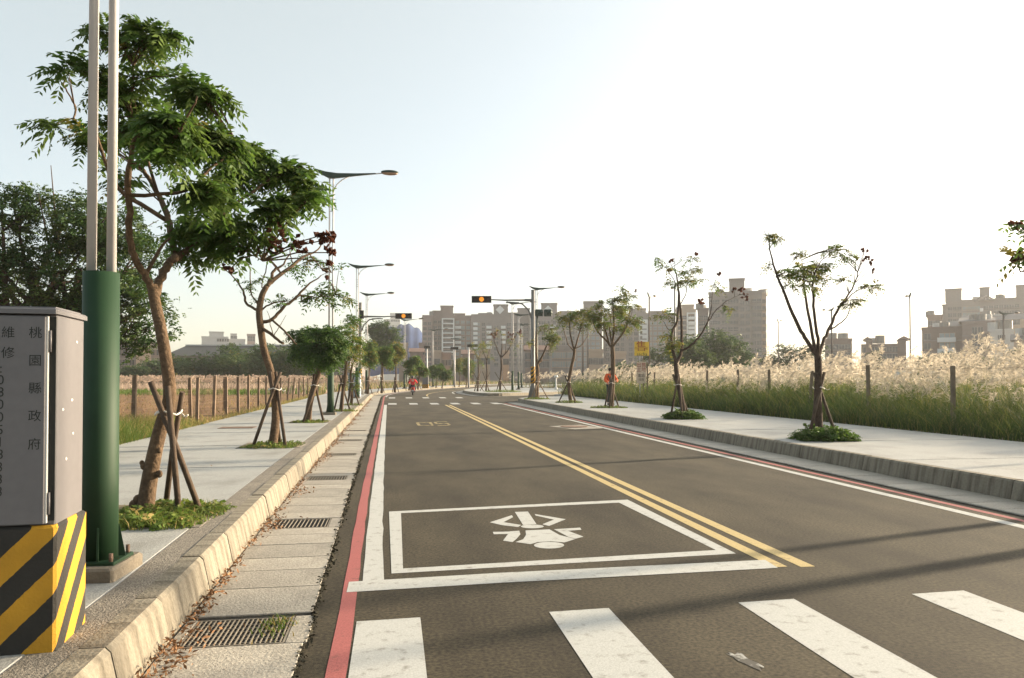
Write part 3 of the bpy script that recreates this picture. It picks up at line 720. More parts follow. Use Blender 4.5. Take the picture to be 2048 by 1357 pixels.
stakes('dark crossed stakes propping the sparse half-bare tree', (546, 893), lean=(.03, .0), h=1.36, spread=.36, rot=-.6, rad=.03)
pit((546, 891), 1.0, 1.0, parent=pave_l)
bed('low weeds in the pit of the sparse half-bare tree', (546, 893), 1.0, .95, 700, .10, seed=6)
# ---- T3.. along the left pavement
tree('dense dark green round-headed tree beside the tall lamp', (617, 845),
     [[(616, 846, .10), (618, 815, .09), (626, 780, .085), (636, 745, .08), (640, 722, .07)], [(640, 722, .05), (625, 700, .04), (605, 680, .02)], [(640, 722, .05), (655, 695, .04), (668, 675, .02)], [(638, 730, .04), (632, 690, .03), (630, 665, .02)]],
     [(610, 672, 36, 26, 60), (650, 668, 34, 24, 55), (635, 700, 46, 28, 80), (670, 695, 30, 26, 45), (600, 700, 26, 20, 34), (655, 722, 30, 16, 30), (622, 722, 22, 14, 18)],
     seed=6, mats=('leaf_d', 'leaf', 'leaf2'), mix_=(.5, .42, .08), fl=.32, pairs=5, per=5, twig=.05)
stakes('leaning stakes at the dense dark green tree', (622, 845), lean=(.1, 0), spread=.36, rot=.1, h=1.36)
pit((620, 844), 1.0, 1.0, parent=pave_l)
bed('weeds in the pit of the dense dark green tree', (620, 845), 1.0, .95, 500, .1, seed=7)
tree('yellow-green tree close behind the tall lamp', (684, 823),
     [[(682, 824, .08), (685, 790, .07), (690, 755, .06), (692, 725, .055)], [(692, 730, .04), (680, 700, .03), (676, 670, .02)], [(692, 728, .04), (703, 690, .03), (708, 650, .02)]],
     [(690, 668, 30, 28, 36), (705, 640, 22, 20, 20), (676, 690, 24, 22, 20), (708, 680, 22, 30, 28), (692, 598, 18, 8, 5), (682, 708, 18, 12, 10), (700, 712, 18, 14, 12)],
     seed=8, mats=('leaf', 'leaf2', 'leaf_y'), mix_=(.3, .5, .2), fl=.34, pairs=5, per=4, twig=.1)
stakes('stakes at the yellow-green tree behind the tall lamp', (684, 823), spread=.36, rot=.7, h=1.36)
bed('weeds in the pit of the yellow-green tree behind the tall lamp', (686, 823), 1.1, .95, 300, .14, seed=8)
tree('slender tree beside the second lamp pole', (703, 811),
     [[(702, 812, .075), (704, 785, .065), (701, 750, .055), (705, 728, .05)], [(705, 728, .03), (716, 705, .02), (722, 690, .015)]],
     [(716, 700, 18, 20, 22), (722, 725, 14, 12, 10), (708, 745, 14, 9, 8), (712, 768, 9, 10, 8), (690, 765, 10, 9, 7)], seed=9, fl=.34, pairs=4, per=4, twig=.1, mix_=(.4, .45, .15))
stakes('stakes at the slender tree beside the second lamp', (703, 811), spread=.36, rot=.2, h=1.36)
bed('weeds in the pit of the slender tree beside the second lamp', (704, 811), 1.1, .95, 200, .16, seed=9)
far_left = [((736, 792), 738, 700, 24, 34, 'bushy tree between the second and third lamp poles', (.35, .45, .2), 60.0),
            ((763, 785), 765, 706, 22, 28, 'dark tree just past the third lamp pole', (.5, .4, .1), 66.0),
            ((790, 783), 790, 702, 23, 32, 'sunlit yellow-green tree beyond the third lamp pole', (.1, .35, .55), 70.0),
            ((818, 780), 824, 725, 20, 22, 'olive tree behind the scooter rider', (.45, .4, .15), 82.0),
            ((836, 779), 842, 726, 18, 24, 'tree right of the scooter rider', (.5, .35, .15), 88.0),
            ((884, 776), 888, 740, 22, 20, 'round dark bushy tree at the bend', (.7, .28, .02), 98.0),
            ((872, 777), 872, 736, 16, 18, 'smaller dark tree at the bend', (.7, .28, .02), 104.0),
            ((932, 774), 932, 728, 20, 26, 'thin olive tree at the end of the bend', (.35, .35, .3), 112.0),
            ((918, 775), 916, 722, 14, 22, 'sparse brownish tree at the end of the bend', (.25, .3, .45), 118.0)]
for k, (b, cx, cy, rx, ry, lab, mx_, dd) in enumerate(far_left):
    s_ = np.random.default_rng(40 + k)
    bl = [(cx + s_.uniform(-.55, .55) * rx, cy + 6 + s_.uniform(-.55, .6) * ry, rx * s_.uniform(.45, .65), ry * s_.uniform(.35, .5), 26) for _ in range(8)]
    zb = PZ
    by_ = HZ + (EYE - zb) / dd * F
    tree(lab, (b[0], by_), [[(b[0], by_ + .5, .09), (b[0] + 2, (by_ + cy) / 2 + 6, .07), (cx, cy + ry * .5, .06)], [(cx, cy + ry * .55, .045), (cx - rx * .4, cy, .02)], [(cx, cy + ry * .5, .045), (cx + rx * .4, cy - ry * .2, .02)]],
         bl, d=dd, seed=50 + k, fl=.42, pairs=3, per=7, twig=.03, mix_=mx_, mats=('leaf', 'leaf2', 'leaf_y'), group='trees along the left kerb beyond the lamps', nside=6, lw=.55)
    if k < 5:
        stakes('stakes at the ' + lab, (b[0], by_), d=dd, spread=.36, rot=k, h=1.36, group='stakes of the farther left trees')

# ---- right pavement trees
tree('wide open tree with a long thin limb to the left, nearest on the right pavement', (1638, 878),
     [[(1637, 879, .088), (1638, 850, .08), (1636, 790, .078), (1638, 745, .075), (1637, 712, .07)],
      [(1636, 716, .05), (1626, 699, .044), (1611, 674, .04), (1596, 649, .038), (1577, 603, .032), (1557, 553, .024), (1544, 507, .016), (1538, 477, .01), (1528, 457, .005)],
      [(1637, 712, .04), (1629, 690, .034), (1619, 630, .03), (1611, 580, .024), (1609, 550, .014), (1606, 520, .008)],
      [(1638, 712, .04), (1638, 685, .034), (1632, 649, .03), (1629, 600, .026), (1628, 565, .02), (1640, 530, .01), (1668, 500, .005)],
      [(1639, 712, .045), (1645, 691, .036), (1653, 672, .033), (1665, 648, .03), (1680, 615, .026), (1707, 578, .018), (1722, 534, .01), (1731, 505, .005)],
      [(1668, 660, .018), (1685, 645, .015), (1701, 622, .009), (1704, 600, .004)], [(1692, 598, .016), (1715, 582, .011), (1745, 575, .005)], [(1557, 553, .012), (1570, 545, .009), (1590, 520, .004)],
      [(1611, 580, .012), (1622, 566, .009), (1650, 540, .004)]],
     [(1545, 470, 17, 14, 13), (1555, 482, 15, 8, 6), (1605, 545, 35, 26, 43), (1572, 548, 27, 13, 14), (1640, 535, 31, 20, 34), (1600, 508, 17, 12, 10), (1672, 500, 33, 13, 22), (1692, 512, 21, 10, 10), (1650, 555, 25, 13, 14),
      (1742, 572, 25, 9, 13), (1700, 606, 21, 13, 13), (1722, 600, 15, 11, 6), (1620, 572, 23, 13, 13), (1536, 534, 13, 8, 5), (1690, 560, 19, 10, 6), (1580, 570, 15, 9, 5)],
     fruit=[(1732, 500, 6, 7), (1735, 515, 8, 10), (1745, 522, 7, 8), (1750, 540, 6, 6), (1715, 517, 6, 6)], seed=12, fl=.23, pairs=6, per=2, twig=.6, bark='bark_dark', mats=('leaf_o', 'leaf2', 'leaf_y'), mix_=(.42, .42, .16), fr_size=.045)
stakes('dark stakes at the wide open tree on the right pavement', (1638, 878), lean=(.0, 0), h=1.36, spread=.36, rot=-.5)
bed('thick leafy clump at the foot of the wide open right-hand tree', (1648, 880), 1.2, .9, 800, .20, leafy=1.0, seed=11, cols=('grass', 'leaf', 'leaf2'))
tree('tall thin forked tree, second on the right pavement', (1360, 838),
     [[(1368, 838, .095), (1366, 815, .085), (1359, 775, .08), (1354, 748, .075), (1352, 728, .07)],
      [(1352, 728, .05), (1346, 699, .048), (1344, 668, .045), (1355, 642, .038), (1358, 600, .034), (1357, 570, .028), (1352, 545, .016), (1340, 525, .007)],
      [(1353, 726, .05), (1363, 703, .045), (1364, 650, .04), (1361, 610, .038), (1358, 580, .034), (1355, 555, .022), (1352, 540, .012), (1350, 515, .006)],
      [(1366, 706, .034), (1384, 690, .03), (1402, 670, .026), (1412, 652, .022), (1420, 634, .018), (1425, 602, .01), (1428, 570, .005)],
      [(1416, 645, .018), (1436, 618, .014), (1452, 604, .011), (1470, 595, .008), (1484, 588, .004)], [(1360, 600, .016), (1372, 590, .013), (1376, 560, .008), (1384, 530, .004)],
      [(1350, 650, .016), (1338, 660, .012), (1326, 640, .007), (1315, 628, .004)], [(1356, 560, .014), (1336, 540, .009), (1315, 520, .004)]],
     [(1385, 540, 31, 16, 22), (1390, 560, 27, 13, 16), (1372, 565, 23, 13, 13), (1345, 565, 19, 12, 10), (1330, 630, 23, 11, 13), (1340, 700, 21, 14, 16), (1336, 672, 19, 13, 13), (1380, 515, 23, 11, 10), (1336, 535, 19, 12, 10),
      (1318, 518, 15, 10, 5), (1432, 570, 15, 11, 6), (1352, 690, 17, 16, 13), (1455, 622, 17, 11, 6)],
     fruit=[(1393, 508, 6, 7), (1345, 520, 6, 6), (1340, 540, 6, 6), (1402, 604, 7, 7), (1440, 548, 6, 7), (1484, 578, 7, 8), (1492, 592, 9, 9), (1470, 578, 6, 5)], seed=13, fl=.30, pairs=5, per=2, twig=.6, bark='bark_dark', mats=('leaf_o', 'leaf2', 'leaf_y'), mix_=(.42, .42, .16), fr_size=.06)
stakes('dark stakes at the tall thin forked tree', (1362, 838), lean=(-.1, 0), h=1.36, spread=.36, rot=.4)
bed('leafy clump at the foot of the tall thin forked tree', (1366, 838), 1.2, .8, 600, .20, leafy=1.0, seed=12, cols=('grass', 'leaf', 'leaf2'))
tree('bushy vase-shaped tree with the orange-clad person behind its trunk', (1222, 816),
     [[(1222, 817, .11), (1224, 790, .10), (1226, 750, .095), (1226, 712, .09), (1225, 694, .08)],
      [(1225, 696, .05), (1215, 684, .045), (1204, 673, .04), (1193, 660, .03), (1186, 645, .02)], [(1222, 690, .04), (1214, 672, .035), (1208, 650, .02)], [(1226, 694, .05), (1228, 660, .045), (1228, 640, .04), (1226, 600, .02)],
      [(1227, 694, .05), (1236, 680, .04), (1247, 665, .035), (1256, 648, .02), (1262, 630, .01)], [(1226, 692, .04), (1220, 660, .03), (1222, 635, .015)]],
     [(1225, 622, 34, 22, 28), (1258, 640, 24, 16, 17), (1255, 596, 24, 16, 12), (1190, 632, 22, 20, 18), (1230, 602, 22, 12, 9), (1200, 608, 12, 10, 6), (1240, 578, 10, 7, 4), (1210, 645, 20, 14, 12), (1240, 655, 24, 12, 10), (1268, 612, 14, 10, 5)],
     fruit=[(1273, 583, 4, 5)], mats=('leaf_o', 'leaf2', 'leaf_y'), seed=14, fl=.36, pairs=5, per=5, twig=.25, mix_=(.42, .42, .16))
stakes('stakes at the bushy vase-shaped tree', (1222, 816), h=1.36, spread=.36, rot=.2)
bed('flat grassy patch at the foot of the bushy vase-shaped tree', (1218, 816), 1.6, .9, 600, .13, seed=13)
tree('medium tree fourth on the right pavement, light trunk', (1142, 806),
     [[(1142, 807, .10), (1139, 785, .09), (1138, 762, .085), (1143, 735, .08), (1148, 712, .075), (1149, 698, .07)],
      [(1149, 700, .05), (1143, 680, .045), (1140, 660, .035), (1140, 640, .02)], [(1149, 700, .05), (1155, 680, .04), (1162, 656, .03), (1168, 636, .015)], [(1148, 704, .03), (1137, 690, .025), (1131, 672, .02), (1125, 655, .01)], [(1150, 698, .03), (1164, 690, .025), (1178, 668, .015)]],
     [(1138, 642, 26, 18, 22), (1172, 628, 20, 16, 17), (1122, 632, 12, 10, 7), (1150, 625, 20, 12, 12), (1180, 645, 14, 12, 8), (1165, 650, 14, 12, 8)], mats=('leaf_o', 'leaf2', 'leaf_y'), seed=15, fl=.38, pairs=4, per=5, twig=.2, mix_=(.42, .42, .16))
stakes('stakes at the fourth right-hand tree', (1140, 806), h=1.36, spread=.6, rot=.9, lean=(-.08, 0))
bed('grass tuft at the foot of the fourth right-hand tree', (1138, 806), 1.4, .9, 420, .2, seed=14)
tree('tree standing right in front of the right-hand signal mast', (1075, 797),
     [[(1074, 798, .13), (1074, 770, .12), (1075, 745, .12), (1074, 730, .11)], [(1074, 732, .08), (1073, 712, .07), (1072, 690, .06), (1073, 670, .05), (1074, 655, .03)], [(1076, 730, .07), (1082, 718, .06), (1090, 700, .05), (1094, 690, .03)], [(1078, 728, .05), (1083, 722, .05), (1082, 716, .03)]],
     [(1103, 672, 20, 18, 26), (1096, 655, 18, 12, 14), (1112, 682, 12, 12, 10), (1084, 660, 10, 8, 5), (1104, 692, 10, 8, 6), (1058, 684, 10, 6, 4)], mats=('leaf_o', 'leaf2', 'leaf_y'), seed=16, fl=.42, pairs=4, per=4, twig=.1, mix_=(.42, .42, .16))
stakes('pale stakes in front of the right-hand signal mast', (1076, 798), h=1.36, spread=.65, rot=-.3, mat_='stake_light')
bed('grass tuft before the right-hand signal mast', (1074, 799), 1.6, .9, 420, .18, seed=15)
# trees on the far corner
tree('bare spreading tree with reddish twigs on the far corner', (1001, 785),
     [[(1000, 787, .12), (1001, 760, .10), (1003, 735, .10), (1002, 716, .09)], [(1002, 718, .06), (995, 700, .05), (988, 680, .03), (984, 664, .01)], [(1002, 716, .06), (1004, 695, .05), (1003, 675, .02), (1001, 660, .01)], [(1003, 718, .06), (1014, 704, .05), (1022, 690, .03), (1030, 672, .01)], [(1010, 708, .04), (1012, 690, .03), (1016, 668, .01)]],
     [(985, 668, 12, 10, 4), (1030, 690, 16, 14, 6), (1002, 662, 12, 8, 3), (1040, 668, 12, 7, 4), (968, 690, 12, 12, 4), (1014, 675, 12, 9, 3)], fruit=[(990, 668, 10, 14), (1020, 672, 10, 12), (1040, 665, 8, 10)], d=69, seed=17, fl=.5, pairs=3, per=3, mix_=(.2, .3, .5), bark='bark_dark', fr_size=.12, group='trees on the far corner', nside=6)
stakes('stakes of the bare spreading tree on the far corner', (1000, 785), d=69, h=1.8, spread=.7, group='stakes on the far corner')
for k, (bx, dd, lab) in enumerate(((955, 72, 'thin leafless tree at the left end of the far corner'), (972, 74, 'second thin tree on the far corner'))):
    by_ = HZ + (EYE - PZ) / dd * F; s_ = np.random.default_rng(90 + k)
    tree(lab, (bx, by_), [[(bx, by_ + .5, .09), (bx + 2, by_ - 30, .07), (bx + 1, by_ - 62, .06)], [(bx + 1, by_ - 62, .04), (bx - 8, by_ - 85, .02)], [(bx + 1, by_ - 60, .04), (bx + 9, by_ - 88, .02)]],
         [(bx + s_.uniform(-14, 14), by_ - s_.uniform(55, 98), 8, 7, 5) for _ in range(6)], d=dd, seed=95 + k, fl=.5, pairs=3, per=3, mix_=(.25, .3, .45), bark='bark_dark', group='trees on the far corner', nside=6)
    stakes('stakes of the ' + lab, (bx, by_), d=dd, h=1.9, spread=.6, rot=k, group='stakes on the far corner')
bed('grassy mound under the bare tree on the far corner', (1006, 787), 3.4, 1.6, 700, .35, d=68.0, seed=16)
# the tree whose twig tips enter at the right edge
tree('tree at the right edge whose brown-tipped twig enters the picture', (2300, 980),
     [[(2300, 980, .09), (2298, 880, .08), (2295, 780, .075), (2290, 700, .07)], [(2290, 700, .05), (2230, 620, .04), (2160, 560, .03), (2090, 500, .018), (2045, 450, .008)], [(2290, 700, .05), (2330, 600, .04), (2360, 480, .02)], [(2292, 690, .045), (2285, 560, .035), (2270, 430, .015)],
      [(2110, 520, .016), (2075, 530, .012), (2044, 545, .008), (2040, 520, .006), (2042, 505, .004)]],
     [(2150, 500, 60, 40, 5), (2250, 430, 80, 60, 7), (2350, 480, 70, 60, 6), (2050, 450, 26, 8, 3), (2052, 515, 16, 22, 5)], fruit=[(2044, 515, 14, 14), (2044, 448, 16, 7)],
     seed=18, d=9.0, fl=.3, pairs=6, per=4, twig=.2, mix_=(.4, .35, .25), fr_size=.04)

# ------------------------------------------------------------------ background trees
def big_tree(label, px, d, h, crown, n_clump, seed, mats=('leaf_d', 'leaf_d2'), mix_=(.6, .4), leaf=.16, per=26, z=GZ, group='trees beyond the fields', trunks=((0, 0),), name='field_tree', cat='tree', pairs=3):
    """crown: ellipsoid lobes (x, z, rx, rz) in metres from the foot"""
    r_ = np.random.default_rng(seed); p = at(px, d, z)
    T = thing(name, label, cat, p, -YAW, group)
    tips = []; tr = MB(); tot = sum(rx * rz for _, _, rx, rz in crown)
    for cx, cz, rx, rz in crown:
        n = max(4, int(n_clump * rx * rz / tot)); u = unit(r_.normal(0, 1, (n, 3))) * (r_.uniform(.12, 1, (n, 1)) ** .4)
        tips.append(np.array((cx, r_.uniform(-.3, .3) * rx, cz)) + u * np.array((rx, rx * .85, rz)))
    for x0, ln in trunks:
        top = max(c[1] for c in crown); base_r = max(.06, h * .022)
        tr.tube([(x0, 0, -.1), (x0 + ln * .3, .05, top * .35), (x0 + ln, 0, top * .7)], [base_r * 1.3, base_r, base_r * .5], 8)
        for cx, cz, rx, rz in crown:
            if r_.uniform() < .85:
                a = np.array((x0 + ln * .35, 0.03, top * .4)); b = np.array((cx, r_.uniform(-.4, .4) * rx, cz)); m_ = (a + b) / 2 + np.array((0, 0, -.04 * h))
                tr.tube([a, m_, b], [base_r * .6, base_r * .4, base_r * .12], 6)
                for _ in range(2):
                    e = b + r_.normal(0, .5, 3) * np.array((rx, rx, rz)); tr.tube([m_ * .4 + b * .6, e], [base_r * .2, base_r * .06], 4, cap=False)
    tr.obj('trunk', M['bark_dark'], T)
    tip = np.concatenate(tips); n = len(tip)
    O = np.repeat(tip, per, 0) + r_.normal(0, leaf * 1.3, (n * per, 3)) * np.array((1, 1, .6))
    V, q = fronds(O, r_.normal(0, 1, (n * per, 3)) * np.array((1, 1, .6)), leaf * r_.uniform(.9, 2.2, n * per), pairs, r_, wid=.5, lf=.55, droop=.3)
    mi = np.repeat(np.repeat(r_.choice(len(mats), n, p=mix_), per), pairs * 2)
    bigmesh('crown', V, q, [M[m] for m in mats], mi, T)
    return T
big_tree('big dark spreading tree behind the grey cabinet', 120, 23.0, 8, [(-2.6, 5.6, 1.7, 1.3), (-1.6, 6.7, 1.0, .8), (-.3, 6.1, 1.5, 1.3), (1.2, 5.9, 1.3, 1.1), (2.2, 4.9, 1.2, 1.3), (.4, 4.6, 1.8, 1.2), (-1.6, 4.2, 2.0, 1.2), (-3.3, 3.9, 1.4, 1.3), (2.5, 3.3, 1.0, .9), (1.4, 3.4, 1.3, .9), (-.2, 3.2, 1.4, .7), (2.3, 2.5, .7, .5), (-2.6, 3.0, 1.2, .6), (-4.5, 5.2, 1.5, 1.6)], 620, 31, leaf=.13, per=22, trunks=((-.3, -.6), (.25, .3), (-1.2, -1.2)))
big_tree('round dark tree before the high tower, right of the forked tree', 1436, 96, 7, [(-2.2, 4.8, 1.9, 1.9), (0, 5.3, 2.2, 2.2), (2.2, 5.0, 1.9, 1.8), (0, 3.6, 3.6, 1.3), (-3, 3.6, 1.6, 1.2), (3.0, 3.8, 1.3, 1.2)], 230, 32, leaf=.34, per=12, trunks=((-1.6, 0), (1.2, 0), (0, 0)))
big_tree('dark tree half hidden by the forked tree', 1380, 92, 7, [(0, 4.6, 1.8, 1.9), (-1.2, 3.4, 1.5, 1.2), (1.4, 3.6, 1.4, 1.2)], 110, 33, leaf=.34, per=12)
big_tree('low dark bushy tree at the reed edge behind the sign', 1196 + 60, 100, 4, [(-1.2, 2.0, 1.5, 1.2), (1, 2.2, 1.6, 1.4), (-3.2, 1.6, 1.3, .9)], 90, 34, leaf=.34, per=12)
big_tree('tall thin olive tree behind the yellow sign', 1330, 108, 6, [(-1.5, 4, 1.3, 1.5), (1, 4.8, 1.5, 1.6), (2.8, 3.6, 1.3, 1.2)], 80, 35, leaf=.34, per=10, mats=('leaf_d2', 'leaf_far'))
big_tree('umbrella-topped tree between the tower and the wide open tree', 1580, 112, 6, [(-2.6, 3.8, 1.5, 1.1), (0, 4.6, 1.8, 1.3), (2.8, 4.9, 2.1, 1.1), (3.8, 5.8, 1.5, .6), (0, 3.0, 3.2, .9), (-1.2, 5.6, .9, .4)], 140, 36, leaf=.36, per=11, mats=('leaf_far', 'leaf_d2'))
big_tree('dark tree behind the reeds left of the grey houses', 1748, 120, 4, [(0, 5.0, .9, .6), (0, 3.6, .5, .9)], 30, 37, leaf=.3, per=10, mats=('leaf_far', 'leaf_d2'))
big_tree('shrubs under the grey houses', 1905, 128, 4, [(-5, 4.0, 2, 1.3), (-1, 4.6, 2, 1.2), (3, 3.4, 2.2, 1.2), (6, 3.6, 2, 1.1)], 130, 38, leaf=.36, per=11, mats=('leaf_d2', 'leaf_far'))
big_tree('tree at the right edge before the white house', 2042, 118, 5, [(0, 4.6, 1.8, 1.5), (1.5, 3.5, 2, 1.3)], 90, 39, leaf=.36, per=11, mats=('leaf_d2', 'leaf_far'))
big_tree('broad flat-topped dark tree behind the left signal', 764, 140, 11, [(-1.5, 10.8, 1.3, .6), (.2, 11.4, 1.3, .5), (1.6, 10.3, 1.2, .6), (2.4, 9.0, 1.1, .5), (-.8, 9.5, 1.8, .8), (.2, 7.8, 1.7, 1.0), (-1.3, 6.4, 1.3, .9)], 260, 41, leaf=.36, per=10, mix_=(.9, .1))
for k, (px, d_, h_, w_, lab) in enumerate(((250, 118, 3.2, 3.2, 'low dark hedge tree at the left end of the field'), (300, 122, 4.2, 3.6, 'round bush tree under the factory tower'), (352, 124, 4.4, 3.0, 'dark hedge tree behind the near trunk'), (404, 120, 5.0, 4.2, 'olive hedge tree left of the middle'),
                                        (450, 121, 5.6, 5.0, 'tallest hedge tree under the long roof'), (497, 118, 4.6, 3.8, 'hedge tree right of the tallest'), (556, 112, 5.4, 4.6, 'dark hedge tree behind the half-bare tree'), (596, 110, 6.0, 4.2, 'hedge tree behind the dense round tree'))):
    s_ = np.random.default_rng(120 + k)
    h_ *= 1.12
    big_tree(lab, px, d_, h_, [(s_.uniform(-.6, .6) * w_, h_ * s_.uniform(.3, .75), w_ * s_.uniform(.42, .66), h_ * s_.uniform(.24, .36)) for _ in range(8)], 210, 130 + k, leaf=.34, per=13, mats=('leaf_d', 'leaf_d2', 'leaf_y'), mix_=(.72, .26, .02), group='hedge trees across the left field')
big_tree('bright yellow-green bush before the hedge', 380, 112, 2, [(-1.0, .9, 1.3, .8), (.8, .8, 1.2, .7)], 40, 140, leaf=.3, per=11, mats=('leaf2', 'leaf_y'), mix_=(.6, .4), group='hedge trees across the left field', name='field_bush', cat='bush')

# ------------------------------------------------------------------ reeds, grass, litter
def scatter_poly(n, x0, x1, y0, y1, r_): return np.c_[r_.uniform(x0, x1, n), r_.uniform(y0, y1, n)]
r_ = np.random.default_rng(77)
def lotmask(P):                                   # keep inside the right-hand lot
    bx = np.interp(P[:, 1], [-3, 57.2, 61.2, 67.8, 81.6, 99, 150], [12.45, 12.6, 15.3, 22.4, 40.3, 60.3, 160])
    return P[:, 0] > bx + .05
parts = []; bands = [(5, 22, 16000, 5.5), (22, 36, 10000, 7), (36, 62, 9000, 9)]
for y0, y1, n, wdt in bands:
    X = r_.exponential(wdt * .42, n); Y = r_.uniform(y0, y1, n)
    P = np.c_[12.45 + X, Y]; P = P[lotmask(P)]; m = len(P)
    edge = np.clip((P[:, 0] - 12.4) / 1.6, 0, 1)
    cl = .5 + .5 * np.sin(P[:, 1] * 1.3 + 2 * np.sin(P[:, 0] * .9)) * np.cos(P[:, 0] * 1.1 + P[:, 1] * .37)
    h = (.5 + .85 * edge + .25 * np.clip((P[:, 0] - 14.5) / 4, 0, 1)) * r_.uniform(.55, 1.28, m) * (.75 + .4 * cl)
    wd = r_.uniform(.008, .020, m) * (1 + (y0 > 20) * .6 + (y0 > 35) * .8)
    V, q = blades(np.c_[P, np.full(m, GZ - .02)], h, r_.normal((-.2, -.05), .5, (m, 2)) * h[:, None], wd, r_, 4)
    mi = np.repeat((r_.uniform(0, 1, m) < .06 + .16 * cl + .12 * (P[:, 1] > 30)).astype(int) + 2 * (r_.uniform(0, 1, m) < .10 + .22 * (P[:, 1] > 21) * cl), 4); mi = np.minimum(mi, 2)
    parts.append((V, q, mi))
for y0, n in ((60, 4200), (75, 5200)):             # farther stand behind the side street
    X = r_.uniform(0, 60, n); Y = y0 + r_.uniform(0, 30, n); P = np.c_[14 + X, Y]
    k = (P[:, 1] > np.interp(P[:, 0], [14, 17, 24, 40, 70], [130, 101, 82, 96, 124])) | lotmask(P); P = P[k]; m = len(P)
    h = r_.uniform(.9, 1.7, m)
    V, q = blades(np.c_[P, np.full(m, GZ)], h, r_.normal(0, .35, (m, 2)) * h[:, None], r_.uniform(.03, .06, m), r_, 2)
    parts.append((V, q, np.repeat((r_.uniform(0, 1, m) < .25).astype(int), 2)))
V, q, mi = cat_(parts)
tag(bigmesh('reed_grass', V, q, [M['reed'], M['reed_y'], M['grass_l']], mi), 'tall green reed grass filling the lot behind the right pavement', None, None, 'stuff')
parts = []
for y0, y1, n, x0, wdt, L_, hs in ((8, 20, 950, 13.4, 7, .46, 1.0), (20, 34, 1150, 13.7, 10, .48, 1.0), (34, 62, 1100, 13.9, 16, .52, .95)):
    X = r_.gamma(1.6, wdt * .36, n); Y = r_.uniform(y0, y1, n); P = np.c_[x0 + X, Y]; P = P[lotmask(P)]; m = len(P)
    cl = .5 + .5 * np.sin(P[:, 1] * .8 + 1.7 * np.sin(P[:, 0] * .6))
    hz = (1.02 + .78 * np.clip((P[:, 0] - 13.3) / 5, 0, 1)) * r_.uniform(.6, 1.16, m) * hs + .75 * (cl * (.5 + .5 * np.sin(P[:, 1] * .31 + P[:, 0] * .45 + 1))) ** 1.3
    L = L_ * r_.uniform(.7, 1.25, m)
    wind = np.tile(np.array((.55, .25)), (m, 1)) + r_.normal(0, .35, (m, 2))
    V, q = plumes(np.c_[P, GZ + hz - .15], L, wind, r_, 26 if y0 < 30 else 18, .21, .009 if y0 < 20 else .013 if y0 < 30 else .02)
    parts.append((V, q, 0))
    V, q = blades(np.c_[P, np.full(m, GZ)], hz, wind * .1, np.full(m, .009), r_, 2); parts.append((V, q, 1))
for n, L_ in ((2600, .6),):
    X = r_.uniform(0, 60, n); Y = r_.uniform(56, 112, n); P = np.c_[14 + X, Y]
    P = P[(P[:, 1] > np.interp(P[:, 0], [14, 17, 24, 40, 70], [132, 103, 83, 97, 125])) | lotmask(P)]; m = len(P)
    V, q = plumes(np.c_[P, GZ + r_.uniform(1.1, 1.9, m)], np.full(m, L_), np.tile(np.array((.5, .2)), (m, 1)) + r_.normal(0, .3, (m, 2)), r_, 14, .32, .035)
    parts.append((V, q, 0))
V, q, mi = cat_(parts)
tag(bigmesh('reed_plumes', V, q, [M['plume'], M['reed_y']], mi), 'silvery tan reed plumes above the reed grass', None, None, 'stuff')
# left: weeds along the pavement edge, dry stubble, reed strip across the field
parts = []
n = 13000; Y = 6 + 16 * r_.uniform(0, 1, n); X = -np.abs(r_.normal(0, 1.1, n)) + np.interp(Y, [3, 23, 30], [-5.05, -5.2, -5.3]) + .12; m = n
h = .78 * r_.uniform(.3, 1.25, m) * np.clip(1.4 - (Y - 6) / 18, .3, 1.2) * np.clip(.35 + np.abs(X - np.interp(Y, [3, 23, 30], [-4.95, -5.1, -5.2])) * 1.4, .3, 1)
V, q = blades(np.c_[X, Y, np.full(m, GZ - .01)], h, r_.normal(0, .4, (m, 2)) * h[:, None], r_.uniform(.006, .013, m), r_, 3); parts.append((V, q, np.repeat(np.where(r_.uniform(0, 1, m) < .06 + .4 * (Y > 17.5), 1, np.where(r_.uniform(0, 1, m) < .3, 2, 0)), 3)))
n = 3500; Y = r_.uniform(20, 62, n); X = -np.abs(r_.normal(0, .35, n)) + np.interp(Y, [3, 23, 45, 62], [-5.05, -5.2, -5.35, -5.5]) + .1; h = .2 * r_.uniform(.3, 1.4, n)
V, q = blades(np.c_[X, Y, np.full(n, GZ)], h, r_.normal(0, .5, (n, 2)) * h[:, None], r_.uniform(.01, .02, n), r_, 2); parts.append((V, q, np.repeat((r_.uniform(0, 1, n) < .75).astype(int), 2)))
V, q, mi = cat_(parts)
tag(bigmesh('verge_grass', V, q, [M['grass'], M['grass_y'], M['grass_l']], mi), 'green and yellowing weeds along the fence beside the left pavement', None, None, 'stuff')
parts = []
n = 15000; Y = 16 + 60 * r_.uniform(0, 1, n) ** 1.5; X = -6 - r_.uniform(0, 40, n) * (Y / 70 + .2); h = .16 * r_.uniform(.3, 1.5, n)
V, q = blades(np.c_[X, Y, np.full(n, GZ)], h, r_.normal(0, .9, (n, 2)) * h[:, None], r_.uniform(.012, .03, n), r_, 2); parts.append((V, q, np.repeat(r_.choice([0, 1, 2], n, p=(.45, .47, .08)), 2)))
V, q, mi = cat_(parts)
tag(bigmesh('field_stubble', V, q, [M['litter'], M['grass_y'], M['grass']], mi), 'dry brown stubble on the ploughed field', None, None, 'stuff')
parts = []
n = 7000; Y = r_.uniform(60, 76, n); X = r_.uniform(-62, -9, n); h = r_.uniform(.3, .6, n)
V, q = blades(np.c_[X, Y, np.full(n, GZ)], h, r_.normal(0, .4, (n, 2)) * h[:, None], r_.uniform(.05, .09, n), r_, 2); parts.append((V, q, 1))
